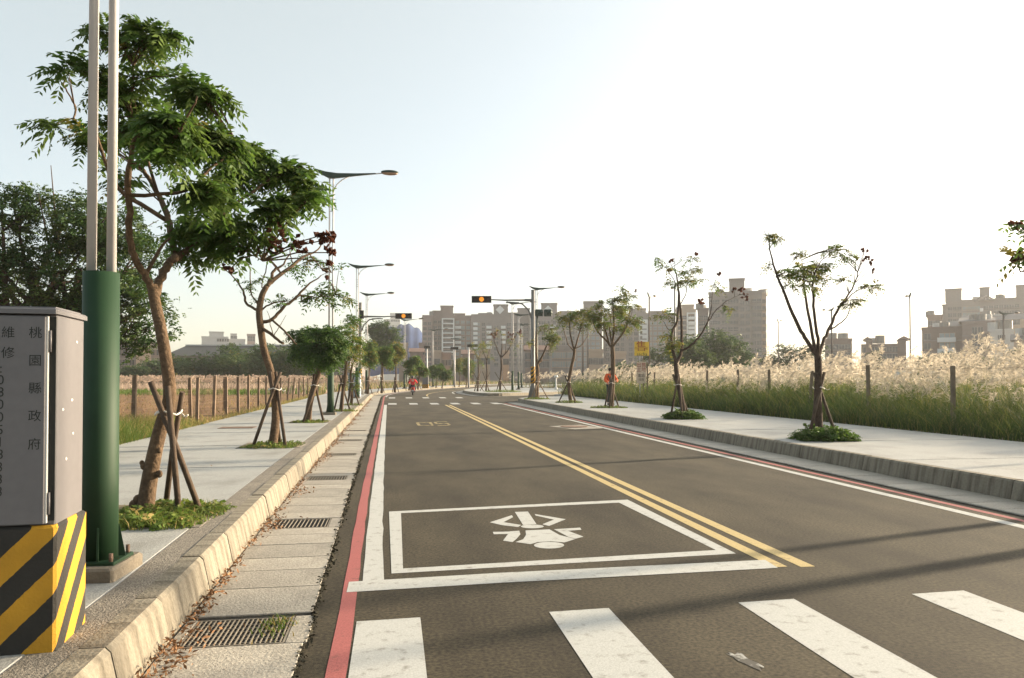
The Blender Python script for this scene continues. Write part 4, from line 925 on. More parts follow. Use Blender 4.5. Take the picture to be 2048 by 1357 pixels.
n = 9000; Y = r_.uniform(78, 98, n); X = r_.uniform(-80, np.interp(Y, [62, 80, 98], [-7, -6, -1.5]), n); h = r_.uniform(.7, 1.35, n)
V, q = blades(np.c_[X, Y, np.full(n, GZ)], h, r_.normal(0, .3, (n, 2)) * h[:, None], r_.uniform(.05, .10, n), r_, 2); parts.append((V, q, 0))
n = 4200; Y = r_.uniform(78, 100, n); X = r_.uniform(-82, np.interp(Y, [62, 80, 100], [-7, -6.0, -1.0]), n)
V, q = plumes(np.c_[X, Y, GZ + r_.uniform(.8, 1.35, n)], r_.uniform(.3, .5, n), np.tile(np.array((.4, .2)), (n, 1)) + r_.normal(0, .3, (n, 2)), r_, 12, .28, .04); parts.append((V, q, 0))
n = 3800; t = r_.uniform(0, 1, n); ol2 = offset(KL, -3.9); ol2 = ol2[(ol2[:, 1] > 60) & (ol2[:, 1] < 190)]
ii = (t * (len(ol2) - 1)).astype(int); P = ol2[ii] + np.c_[-r_.uniform(.2, 6, n) * .7, r_.uniform(0, 6, n)]
h = r_.uniform(.4, 1.3, n); V, q = blades(np.c_[P, np.full(n, GZ)], h, r_.normal(0, .3, (n, 2)) * h[:, None], r_.uniform(.05, .1, n), r_, 2); parts.append((V, q, np.repeat(r_.choice([0, 1, 2], n, p=(.3, .45, .25)), 2)))
V, q, mi = cat_(parts)
tag(bigmesh('far_reeds', V, q, [M['plume_pink'], M['grass'], M['grass_y']], mi), 'pale reed and grass strip across the far side of the left field', None, None, 'stuff')
# dead leaves along the left kerb
n = 7000; Y = 2.5 + 52 * r_.uniform(0, 1, n) ** 1.8; cl = .5 + .5 * np.sin(Y * 1.9 + 1.5 * np.sin(Y * .7)); keep = r_.uniform(0, 1, n) < .25 + .75 * cl; Y = Y[keep]; n = len(Y)
X = np.interp(Y, KL[:, 1], KL[:, 0]) + np.abs(r_.normal(0, .045, n)) * (1 + 1.3 * (cl[keep] > .8)) + .01
Zh = .028 + r_.uniform(0, 1, n) * .06 * np.clip(1 - (X - np.interp(Y, KL[:, 1], KL[:, 0])) / .14, 0, 1)
c = np.c_[X, Y, Zh]; a = unit(r_.normal(0, 1, (n, 3)) * np.array((1, 1, .5))); b = unit(np.cross(a, r_.normal(0, 1, (n, 3)))); sz = r_.uniform(.008, .026, (n, 1))
V = np.stack([c - a * sz, c + b * sz * .35, c + a * sz, c - b * sz * .35], 1).reshape(-1, 3)
tag(bigmesh('leaf_litter', V, np.arange(len(V)).reshape(-1, 4), M['litter']), 'brown dead leaves gathered against the left kerb', None, None, 'stuff')
n = 7000; Y = 1.5 + 60 * r_.uniform(0, 1, n) ** 1.7; nzz = np.sin(Y * 7.3) + np.sin(Y * 17.1 + 1) + np.sin(Y * 3.1)
X = np.interp(Y, KL[:, 1], KL[:, 0]) + .752 + r_.normal(0, .014, n) + .008 * nzz
c = np.c_[X, Y, .006 + r_.uniform(0, 1, n) * .012]; a = unit(r_.normal(0, 1, (n, 3)) * np.array((1, 1, .4))); b = unit(np.cross(a, r_.normal(0, 1, (n, 3)))); sz = r_.uniform(.003, .011, (n, 1)) * (1 + Y[:, None] / 14)
V = np.stack([c - a * sz, c + b * sz * .7, c + a * sz, c - b * sz * .7], 1).reshape(-1, 3)
tag(bigmesh('edge_dirt', V, np.arange(len(V)).reshape(-1, 4), M['dirt']), 'dark dirt and moss along the asphalt edge of the left gutter', None, None, 'stuff')
n = 90; Y = r_.uniform(4, 24, n); X = r_.uniform(-4.6, -2.0, n); c = np.c_[X, Y, np.full(n, PZ + .012)]; a = unit(r_.normal(0, 1, (n, 3)) * np.array((1, 1, .15))); b = unit(np.cross(a, np.array((0, 0, 1.)))); sz = r_.uniform(.02, .05, (n, 1))
V = np.stack([c - a * sz, c + b * sz * .25, c + a * sz, c - b * sz * .25], 1).reshape(-1, 3)
tag(bigmesh('fallen_leaves', V, np.arange(len(V)).reshape(-1, 4), M['litter']), 'few fallen leaves lying on the left pavement', None, None, 'stuff')

# ------------------------------------------------------------------ street lamps
def lamp(label, loc, rz=0.0, group='twin-tube street lamps', block=True):
    T = thing('street_lamp', label, 'street lamp', loc, rz, group)
    if block:
        mb = MB(); mb.cbox(-.28, .185, -.24, .24, 0, .085, .015); mb.obj('base_block', M['kerb_block'], T)
    mb = MB(); mb.cbox(-.155, .155, -.155, .155, .085, .105, .004); mb.obj('base_plate', M['pole_green'], T)
    mb = MB(); mb.tube([(0, 0, .105), (0, 0, .6), (0, 0, 1.93)], [.112, .111, .107], 28); mb.obj('sleeve', M['pole_green'], T)
    for a in range(4):
        mb = MB(); ca, sa = math.cos(a * math.pi / 2 + .35), math.sin(a * math.pi / 2 + .35)
        P = [(.10, .105), (.15, .105), (.15, .125), (.116, .31), (.10, .31)]
        n = len(P); t = .006
        V = [(x * ca - (-t) * sa, x * sa + (-t) * ca, z) for x, z in P] + [(x * ca - t * sa, x * sa + t * ca, z) for x, z in P]
        mb.add(V, [tuple(range(n - 1, -1, -1)), tuple(range(n, 2 * n))] + [(k, (k + 1) % n, n + (k + 1) % n, n + k) for k in range(n)])
        mb.obj('gusset', M['pole_green'], T)
    for sx, sy in ((1, 1), (1, -1), (-1, 1), (-1, -1)):
        mb = MB(); mb.tube([(0.128 * sx, .128 * sy, .1), (0.128 * sx, .128 * sy, .155)], .013, 6); mb.obj('bolt', M['rust'], T)
    for sx in (-1, 1):
        mb = MB(); mb.tube([(.061 * sx, 0, 1.91), (.061 * sx, 0, 8.15)], [.0295, .027], 14); mb.obj('tube', M['pole_white'], T)
    for z in (4.3, 4.45, 4.6, 7.0, 7.14, 7.28, 7.42):
        mb = MB(); mb.tube([(-.061, 0, z), (.061, 0, z)], .014, 6); mb.obj('rung', M['grey_pole'], T)
    mb = MB()
    prof = [(-.62, 8.46), (-.36, 8.27), (-.1, 8.145), (.09, 8.135), (.8, 8.25), (1.5, 8.352), (1.5, 8.372), (.8, 8.33), (.2, 8.315), (-.2, 8.355)]
    mb.prism(prof, -.05, .05, axis='y'); mb.obj('wing', M['dark_green'], T)
    mb = MB(); mb.tube([(-.1, 0, 8.13), (.6, 0, 8.24), (1.45, 0, 8.35), (1.72, 0, 8.385)], [.03, .028, .022, .02], 8); mb.obj('arm', M['pole_white'], T)
    mb = MB(); mb.tube([(.075, 0, 7.72), (.18, 0, 7.93), (.36, 0, 8.10), (.62, 0, 8.235)], .02, 8); mb.obj('brace', M['pole_white'], T)
    mb = MB(); mb.ell((1.98, 0, 8.43), (.31, .13, .075), 16, 8); mb.obj('head', M['dark_green'], T)
    mb = MB(); mb.ell((1.98, 0, 8.385), (.28, .115, .06), 16, 8); mb.obj('lens', M['lamp_glass'], T)
    return T
p = at(201, 4.82); L0 = lamp('near street lamp with thick green sleeve, twin white tubes leaving the top of the picture', (p.x, p.y, PZ), -.06)
def more_lamp(px, py, label, d=None, rz=0.0, z=PZ, group=None):
    if d is None: x, y = G(px, py, z)
    else:
        p = at(px, d); x, y = p.x, p.y
    o = copy_tree(L0, (x, y, z), rz, label)
    if group: o['group'] = group
    if group == SG:                              # these get a darker grey on tubes, arms and rungs, and thicker tubes
        for ch in kids(o):
            k = ch.name.split('.')[0]
            if k in ('tube', 'arm', 'brace', 'rung'):
                if k == 'tube': ch.data = grey_tube(ch.data)
                else: ch.data = grey_copy(ch.data)
    return o
SG = 'street lamps of the road behind the reeds'
GC = {}
def grey_copy(me):
    if me.name not in GC: GC[me.name] = me.copy(); GC[me.name].materials[0] = M['grey_dull']
    return GC[me.name]
def grey_tube(me):
    if me.name not in GC:
        c = sum(v.co.x for v in me.vertices) / len(me.vertices); mb = MB(); mb.tube([(c, 0, 1.9), (c, 0, 8.15)], [.05, .045], 10); GC[me.name] = mb.mesh('tube', M['grey_dull'])
    return GC[me.name]
more_lamp(661, 830, 'tall street lamp rising beside the dense dark tree, second from the camera on the left')
more_lamp(714, 797, 'street lamp between the tall near lamp and the left signal mast')
more_lamp(733, 787, 'third visible lamp head on the left, behind the left signal arm')
more_lamp(809, 778.5, 'street lamp standing just left of the red scooter rider', d=90, rz=-.1)
more_lamp(866, 774, 'street lamp at the bend behind the small grey cabinet', d=109, rz=-.3)
more_lamp(907, 772, 'farther street lamp at the bend, in front of the white-framed block', d=133, rz=-.4)
more_lamp(1073, 790, 'street lamp rising just behind the right-hand signal mast', d=58.5)
more_lamp(1025, 783, 'street lamp on the far corner left of the signal mast, green sleeve clear', d=70)
more_lamp(1037, 780, 'second lamp on the far corner, right of the first', d=83)
more_lamp(1043, 778, 'third lamp on the far corner, lowest head', d=98)
more_lamp(1299, 0, 'grey street lamp rising behind the yellow sale sign', d=63, rz=1.0, z=GZ, group=SG)
more_lamp(1821, 0, 'street lamp alone against the sky between the two house groups', d=63, rz=1.05, z=GZ, group=SG)
more_lamp(1557, 0, 'street lamp just right of the high tower', d=91, rz=.9, z=GZ, group=SG)
more_lamp(1664, 0, 'street lamp seen through the limbs of the wide open tree', d=76, rz=1.4, z=GZ, group=SG)
more_lamp(2008, 0, 'street lamp in front of the grey houses at the right edge', d=76, rz=.2, z=GZ - .4, group=SG)
more_lamp(1166, 0, 'left one of two green-footed lamps in the far reeds', d=86, rz=.5, z=GZ, group=SG)
more_lamp(1176, 0, 'right one of two green-footed lamps in the far reeds', d=95, rz=.5, z=GZ, group=SG)
more_lamp(1350, 0, 'street lamp hidden behind the tall thin forked tree', d=57, rz=1.3, z=GZ, group=SG)
# the lamp of the right pavement just outside the frame, whose shadow crosses the road
copy_tree(L0, (8.5, 6.6, PZ), 3.0, 'street lamp on the right pavement beside the crosswalk')

# ------------------------------------------------------------------ traffic signals
def signal_head(T, c, w_, h_, lit=1, rz=0.0, n=3, name='signal_head'):
    mb = MB(); mb.cbox(-w_ / 2, w_ / 2, -.09, .09, -h_ / 2, h_ / 2, .02)
    hd = mb.obj(name, M['signal_body'], T, c, rz)
    for k in range(n):
        cx = (k - (n - 1) / 2) * w_ / n
        mb = MB(); mb.tube([(cx, -.085, 0), (cx, -.10, 0)], h_ * .36, 20); mb.obj('lens', M['amber'] if k == lit else M['lens_off'], hd)
        mb = MB(); V = []; m = 9
        for i in range(m):                                       # visor
            a = math.pi * (.02 + .96 * i / (m - 1)); rr = h_ * .40
            V += [(cx + rr * math.cos(a), -.09, rr * math.sin(a)), (cx + rr * math.cos(a), -.27, rr * math.sin(a))]
        mb.add(V, [(2 * i, 2 * i + 1, 2 * i + 3, 2 * i + 2) for i in range(m - 1)]); mb.obj('visor', M['signal_body'], hd)
    return hd
def signal_mast(label, loc, rz, H, arm_dir, arm_z, arm_len, stripe=True):
    T = thing('traffic_signal', label, 'traffic signal', loc, rz, 'overhead signal masts')
    mb = MB(); mb.tube([(0, 0, 0), (0, 0, .9), (0, 0, H)], [.34, .13, .115], 16); mb.obj('mast', M['grey_pole'], T)
    mb = MB(); mb.tube([(0, 0, H), (0, 0, H + .02)], .135, 16); mb.obj('cap', M['grey_pole'], T)
    if stripe:
        mb = MB(); mb.tube([(0, 0, .92), (0, 0, 2.0)], [.150, .147], 16); mb.obj('hazard_sleeve', M['stripe'], T)
    s = arm_dir
    mb = MB(); mb.tube([(0, 0, arm_z), (.5 * s, 0, arm_z + .02)], [.10, .085], 10); mb.tube([(.5 * s, 0, arm_z + .02), (1.8 * s, 0, arm_z + .01), (arm_len * s, 0, arm_z + .06)], [.07, .05, .03], 10); mb.obj('arm', M['grey_pole'], T)
    mb = MB(); mb.tube([(.09 * s, 0, arm_z - 1.15), (.28 * s, 0, arm_z - .62), (.7 * s, 0, arm_z - .22), (1.25 * s, 0, arm_z - .14), (1.6 * s, 0, arm_z - .12)], .05, 8); mb.obj('brace', M['grey_pole'], T)
    mb = MB(); mb.box(min(.9 * s, 1.75 * s), max(.9 * s, 1.75 * s), -.05, .05, arm_z - .18, arm_z - .11); mb.obj('bracket', M['grey_pole'], T)
    signal_head(T, ((arm_len + .35) * s, -.03, arm_z + .06), 1.27, .43)
    return T
x, y = G(1066, 796, PZ); d_ = ahead(x, y)
T = signal_mast('right-hand signal mast with long arm and flashing amber light, hazard-striped foot', (x, y, PZ), -YAW, hgt(581, d_) - PZ, -1, hgt(601, d_) - PZ, 2.95)
x, y = G(720, 789.5, PZ); d_ = ahead(x, y)
T = signal_mast('left-hand signal mast reaching over the road with flashing amber light, beside the lamps', (x, y, PZ), -YAW, hgt(606, d_) - PZ, 1, hgt(634, d_) - PZ, 3.0)
mb = MB(); mb.cbox(-.14, .14, -.1, .1, -.32, .32, .02); mb.obj('side_signal', M['signal_body'], T, (.16, -.15, hgt(622, d_) - PZ - .3))
# pedestal signal turned to the side street
p = at(1074, 49.5, PZ)
T = thing('traffic_signal', 'dark pole with two green-black signal heads turned to the side street', 'traffic signal', p, -YAW)
mb = MB(); mb.tube([(0, 0, 0), (0, 0, hgt(630, 49.5) - PZ)], [.07, .06], 10); mb.obj('mast', M['dark_green'], T)
for dx in (.12, .72):
    mb = MB(); mb.cbox(-.26, .26, -.2, .2, -.22, .22, .04); mb.ell((.1, -.12, 0), (.2, .2, .17), 10, 6); mb.obj('signal_head', M['dark_green'], T, (dx, 0, hgt(626, 49.5) - PZ))
for px, py, d_, w_, lab in ((909, 697, 104, 1.1, 'far signal on a white pole, middle of the bend'), (945, 692, 97, 1.35, 'far signal on a white pole, right of the other far ones'), (854, 695, 112, .95, 'far signal on a thin white pole above the small cabinet')):
    p = at(px, d_, PZ); T = thing('traffic_signal', lab, 'traffic signal', p, -YAW, 'far signals at the bend')
    mb = MB(); sx = .55 if px == 945 else 0; mb.tube([(-sx * .9, 0, 0), (-sx * .9, 0, hgt(py, d_) - PZ)], [.13, .10], 8); mb.obj('mast', M['pole_white'], T)
    signal_head(T, (0, -.05, hgt(py, d_) - PZ), w_, .36, lit=-1)

# ------------------------------------------------------------------ control cabinet
cx1, cy0 = G(110, 1305, PZ); PXR = cx1
T = thing('control_cabinet', 'grey roadside control cabinet on a yellow and black striped plinth, Chinese lettering on the door', 'cabinet', (cx1, cy0, PZ), 0.0)
T.rotation_euler = (0, 0, R(4.5)); PH = .576; Wd = 1.25; Dp = .44
mb = MB(); mb.cbox(-Wd, 0, 0, Dp, 0, PH, .012); mb.obj('plinth', M['stripe'], T)['label'] = 'concrete plinth with diagonal yellow and black stripes'
bx0, bx1, by0, by1 = -Wd + .02, -.012, .025, Dp - .035
ZT = 1.545
mb = MB(); mb.cbox(bx0, bx1, by0, by1, PH + .002, ZT, .006); body = mb.obj('body', M['cab'], T)
mb = MB(); mb.cbox(bx0 - .01, bx1 + .012, by0 - .035, by1 + .02, ZT, ZT + .028, .008); mb.box(bx0 + .01, bx1 - .01, by0 + .01, by1 - .02, ZT + .028, ZT + .036); mb.obj('roof', M['cab'], T)
mb = MB(); mb.box(-.052, -.016, by0 - .004, by0 + .002, PH + .02, ZT - .012); mb.obj('door_gap', M['gasket'], T)
mb = MB(); mb.cbox(bx0 + .03, -.050, by0 - .030, by0 - .005, PH + .012, ZT - .010, .004); door = mb.obj('door', M['cab'], T)
mb = MB(); mb.box(-.0495, -.043, by0 - .024, by0 - .004, PH + .012, ZT - .010); mb.obj('door_edge', M['white_plastic'], T)
for z0 in (1.37, PH + .05):
    mb = MB(); mb.tube([(-.036, by0 - .014, z0), (-.036, by0 - .014, z0 + .10)], .006, 8); mb.obj('hinge', M['cab'], T)
r2 = random.Random(4)
for py_, pf in ((683, .72), (801, .55), (818, .22), (868, .6), (915, .35)):
    z = hgt(py_, ahead(cx1, cy0 + .2)) - PZ; yy = by0 + pf * (by1 - by0); mb = MB()
    mb.prism([(yy + .014 * r2.uniform(.5, 1) * math.cos(a), z + .010 * r2.uniform(.4, 1) * math.sin(a)) for a in np.linspace(0, 2 * math.pi, 9)[:-1]], bx1 + .0005, bx1 + .0015, axis='x'); mb.obj('paint_chip', M['chip'], T)
def text_mesh(s, size, m, extrude=.0):
    c = bpy.data.curves.new('lettering', 'FONT'); c.body = s; c.size = size; c.align_x = 'CENTER'; c.align_y = 'CENTER'; c.extrude = extrude; c.resolution_u = 3
    o = bpy.data.objects.new('lettering_tmp', c); C.objects.link(o); bpy.context.view_layer.update()
    me = bpy.data.meshes.new_from_object(o.evaluated_get(bpy.context.evaluated_depsgraph_get())); bpy.data.objects.remove(o)
    me.materials.clear(); me.materials.append(m); me.name = 'lettering'; return me
def letter(parent, s, size, m, loc, rot=(math.pi / 2, 0, 0), sx=1.0):
    o = put('lettering', text_mesh(s, size, m), parent, loc); o.rotation_euler = rot; o.scale = (sx, 1, 1); return o
dd = ahead(cx1, cy0); yf = by0 - .0312
def zpx(py): return hgt(py, dd) - PZ
def xpx(px): return (px - 110) / F * dd
for ch, py_ in zip('桃園縣政府', (668, 723, 778, 833, 889)): letter(door, ch, .056, M['ink'], (xpx(70), yf, zpx(py_)))
for ch, py_ in zip('維修', (668, 708)): letter(door, ch, .056, M['ink'], (xpx(22), yf, zpx(py_)))
for ch, py_ in zip(':0800518333', (738, 761, 785, 809, 834, 859, 883, 907, 932, 956, 980)): letter(door, ch, .062, M['ink'], (xpx(10), yf, zpx(py_)), sx=.9)
for ch, py_ in zip('電話', (668, 708)): letter(door, ch, .056, M['ink'], (xpx(-7), yf, zpx(py_)))

# ------------------------------------------------------------------ drain grates in the left gutter
def grate(label, xc, yc, w_, l_, nx, ny, z=.0125):
    T = thing('drain_grate', label, 'drain grate', (xc, yc, 0), 0.0, 'drain grates in the left gutter')
    mb = MB(); mb.box(-w_ / 2, w_ / 2, -l_ / 2, l_ / 2, .006, .0075); mb.obj('pit', M['pit'], T)
    fr_ = MB()
    for a, b, c, d in ((-w_ / 2, w_ / 2, -l_ / 2, -l_ / 2 + .012), (-w_ / 2, w_ / 2, l_ / 2 - .012, l_ / 2), (-w_ / 2, -w_ / 2 + .012, -l_ / 2 + .0122, l_ / 2 - .0122), (w_ / 2 - .012, w_ / 2, -l_ / 2 + .0122, l_ / 2 - .0122)): fr_.box(a, b, c, d, .0076, z)
    fr_.obj('frame', M['steel'], T)
    mb = MB(); mb.box(-.0035, .0035, -l_ / 2 + .0125, l_ / 2 - .0125, .0076, z + .002); me = mb.mesh('bar', M['steel'])
    for k in range(nx): put('bar', me, T, (-w_ / 2 + .012 + (w_ - .024) * (k + .5) / nx, 0, 0))
    if ny:
        mb = MB(); mb.box(-w_ / 2 + .0125, w_ / 2 - .0125, -.003, .003, .0078, z - .002); me2 = mb.mesh('cross_bar', M['steel'])
        for k in range(ny): put('cross_bar', me2, T, (0, -l_ / 2 + .012 + (l_ - .024) * (k + .5) / ny, 0))
    return T
names_ = ['near cross-barred drain grate with weeds growing through it', 'second drain grate along the left kerb, leaf litter at its left end', 'third drain grate from the camera along the left kerb', 'fourth drain grate from the camera along the left kerb', 'fifth drain grate from the camera along the left kerb', 'farthest drain grate along the left kerb']
for k, gy in enumerate(GR_Y):
    xk = np.interp(gy, KL[:, 1], KL[:, 0]); grate(names_[k], xk + .35, gy, .575, .47, 20 if k == 0 else 14, 7 if k == 0 else 0)
xk = np.interp(GR_Y[0], KL[:, 1], KL[:, 0])
r_ = np.random.default_rng(9); n = 130; P = np.c_[xk + .55 + r_.normal(0, .05, n), GR_Y[0] + .06 + r_.normal(0, .1, n), np.full(n, .01)]
V, q = blades(P, r_.uniform(.02, .06, n), r_.normal(0, .03, (n, 2)), np.full(n, .009), r_, 2)
tag(bigmesh('grate_weeds', V, q, [M['grass'], M['grass_y']], np.repeat((r_.uniform(0, 1, n) < .4).astype(int), 2)), 'small weeds growing out of the near drain grate', None, None, 'stuff')
for px, py, lab in ((475, 856, 'rusty rectangular cover set in the left pavement'),):
    x, y = G(px, py, PZ); mb = MB(); mb.cbox(-.42, .42, -.3, .3, -.03, .012, .006); o = mb.obj('cover', M['rust'], None, (x, y, PZ)); tag(o, lab, 'inspection cover')
x, y = G(668, 802 + 22, PZ)

# ------------------------------------------------------------------ fences
def fence(label, posts, H, rad, m, wires, z=GZ, mesh_to=0, name='wire_fence'):
    p0 = posts[0]; T = thing(name, label, 'fence', (p0[0], p0[1], z), 0.0)
    P = [Vector((x - p0[0], y - p0[1], 0)) for x, y in posts]; tops = []
    for k, q in enumerate(P):
        ll = .22 if random.random() < .2 else .04; lx, ly = random.uniform(-ll, ll), random.uniform(-.05, .05); h = H * random.uniform(.95, 1.05)
        mb = MB(); V = []; a = rad; lx *= 1.0
        mb.tube([(q.x, q.y, -.1), (q.x + lx, q.y + ly, h)], [a, a * .92], 4 if rad > .05 else 6, smooth=False)
        mb.obj('post', M[m], T); tops.append((q, Vector((lx, ly, h))))
    for f in wires:
        mb = MB()
        for (q, t), (q2, t2) in zip(tops[:-1], tops[1:]):
            a = q + t * f; b = q2 + t2 * f; mb.tube([a, (a + b) / 2 - Vector((0, 0, .02)), b], .004, 4, cap=False)
        mb.obj('wire', M['wire'], T)
    if mesh_to:
        mb = MB()
        for (q, t), (q2, t2) in list(zip(tops[:-1], tops[1:]))[:mesh_to]:
            L = (q2 - q).length; n = int(L / .075)
            for k in range(n):
                c = q.lerp(q2, (k + .5) / n); mb.tube([c + Vector((0, 0, .05)), c + Vector((0, 0, H * .68))], .0032, 3, cap=False)
            for k in range(9):
                zz = .06 + H * .62 * k / 8; mb.tube([q + Vector((0, 0, zz)), q2 + Vector((0, 0, zz))], .0032, 3, cap=False)
        mb.obj('mesh_wire', M['wire'], T)
    return T
fence('old wire fence set back on the left, mesh between its near posts', [(-6.2, 9.0), (-6.3, 12.4), (-6.45, 15.9), (-6.55, 20.4), (-6.6, 26.1), (-6.7, 31.5)], 1.36, .072, 'post', (.97, .75, .5), mesh_to=5)
pl = [(-5.62, 22.9 + .0), (-5.55, 24.6), (-5.5, 26.2), (-5.55, 28.4), (-5.6, 30.6), (-5.6, 32.8), (-5.65, 35.0), (-5.7, 37.4), (-5.7, 39.8), (-5.75, 42.5), (-5.8, 45), (-5.8, 48), (-5.85, 51), (-5.9, 54), (-5.9, 57.5), (-5.9, 61)]
fence('row of closely set concrete fence posts along the left pavement edge', pl, 1.36, .060, 'post', (.96, .7, .42))
fence('fence of dark posts standing in the reeds on the right', [(12.9, 6.0), (13.1, 10.8), (13.4, 16.3), (13.7, 20.0), (14.0, 23.7), (14.3, 27.0), (14.6, 30.3), (14.8, 34.0), (14.9, 38.0), (14.95, 41.8), (15.0, 46), (15.1, 50)], 1.62, .06, 'post_d', (.95,))

# ------------------------------------------------------------------ sale signs, marker post, small cabinets
d_ = 41.5; p = at(1284, d_, GZ); s_ = d_ / F
T = thing('sale_sign', 'yellow sale sign with a red character over two smaller boards, in the reeds', 'sign', p, -YAW)
for dx, m, x2, top in ((-4, 'pole_white', .025, 672), (3, 'post_d', .03, 690), (11, 'rust', .035, 725)):
    mb = MB(); mb.box(dx * s_ - x2, dx * s_ + x2, .02, .06, 0, hgt(top, d_) - GZ); mb.obj('post', M[m], T)
def board(name, x0, x1, y0, y1, m):
    mb = MB(); mb.cbox((x0 - 1284) * s_, (x1 - 1284) * s_, -.015, .015, hgt(y1, d_) - GZ, hgt(y0, d_) - GZ, .004); return mb.obj(name, m, T)
b1 = board('board', 1269, 1298, 684, 712, M['sign_y']); b2 = board('board', 1273.5, 1292, 724, 747, M['sign_p']); b3 = board('board', 1273, 1292, 747.5, 767, M['sign_p'])
sx_ = lambda px: (px - 1284) * s_
letter(b1, '售', .60, M['ink_red'], (sx_(1282.5), -.017, hgt(694, d_) - GZ)); letter(b1, 'sacha', .27, M['ink'], (sx_(1284), -.017, hgt(709, d_) - GZ))
letter(b1, '出', .16, M['ink_red'], (sx_(1272), -.017, hgt(697, d_) - GZ)); letter(b1, '租', .16, M['ink_red'], (sx_(1293), -.017, hgt(698, d_) - GZ))
letter(b2, '出售', .27, M['ink_red'], (sx_(1282.7), -.017, hgt(731, d_) - GZ)); letter(b2, '土地', .27, M['ink_red'], (sx_(1282.7), -.017, hgt(740, d_) - GZ))
letter(b3, '電話', .20, M['ink'], (sx_(1282.5), -.017, hgt(752, d_) - GZ)); letter(b3, '洽詢', .16, M['ink'], (sx_(1282.5), -.017, hgt(760, d_) - GZ))
p = at(1112, 82, .05); T = thing('marker_post', 'short white pedestal lamp on the side street edge', 'bollard', p, -YAW)
mb = MB(); mb.tube([(0, 0, 0), (0, 0, .45), (0, 0, .46), (0, 0, 1.5)], [.2, .17, .09, .075], 12); mb.obj('post', M['white_plastic'], T)
mb = MB(); mb.tube([(0, 0, 1.5), (0, 0, 1.56), (0, 0, 1.78)], [.1, .26, .16], 12); mb.obj('lamp_head', M['white_plastic'], T)
def small_cabinet(px, d_, w_, h_, ph, lab, m):
    p = at(px, d_, PZ); T = thing('control_cabinet', lab, 'cabinet', p, -YAW)
    if ph:
        mb = MB(); mb.cbox(-w_ / 2 - .03, w_ / 2 + .03, 0, .5, 0, ph, .01); mb.obj('plinth', M['stripe'], T)
    mb = MB(); mb.cbox(-w_ / 2, w_ / 2, .03, .47, ph + .002, ph + h_, .01); mb.obj('body', M[m], T)
    mb = MB(); mb.cbox(-w_ / 2 + .04, w_ / 2 - .04, .01, .028, ph + .06, ph + h_ - .06, .004); mb.obj('door', M[m], T)
    mb = MB(); mb.cbox(-w_ / 2 - .03, w_ / 2 + .03, 0, .5, ph + h_ + .002, ph + h_ + .05, .01); mb.obj('roof', M[m], T)
small_cabinet(850.5, 93, .72, 1.05, .5, 'small grey cabinet with striped foot at the bend right of the scooter', 'cab')
small_cabinet(708, 51, .8, 1.55, .0, 'blue-grey cabinet behind the second lamp pole on the left', 'hi_blue')

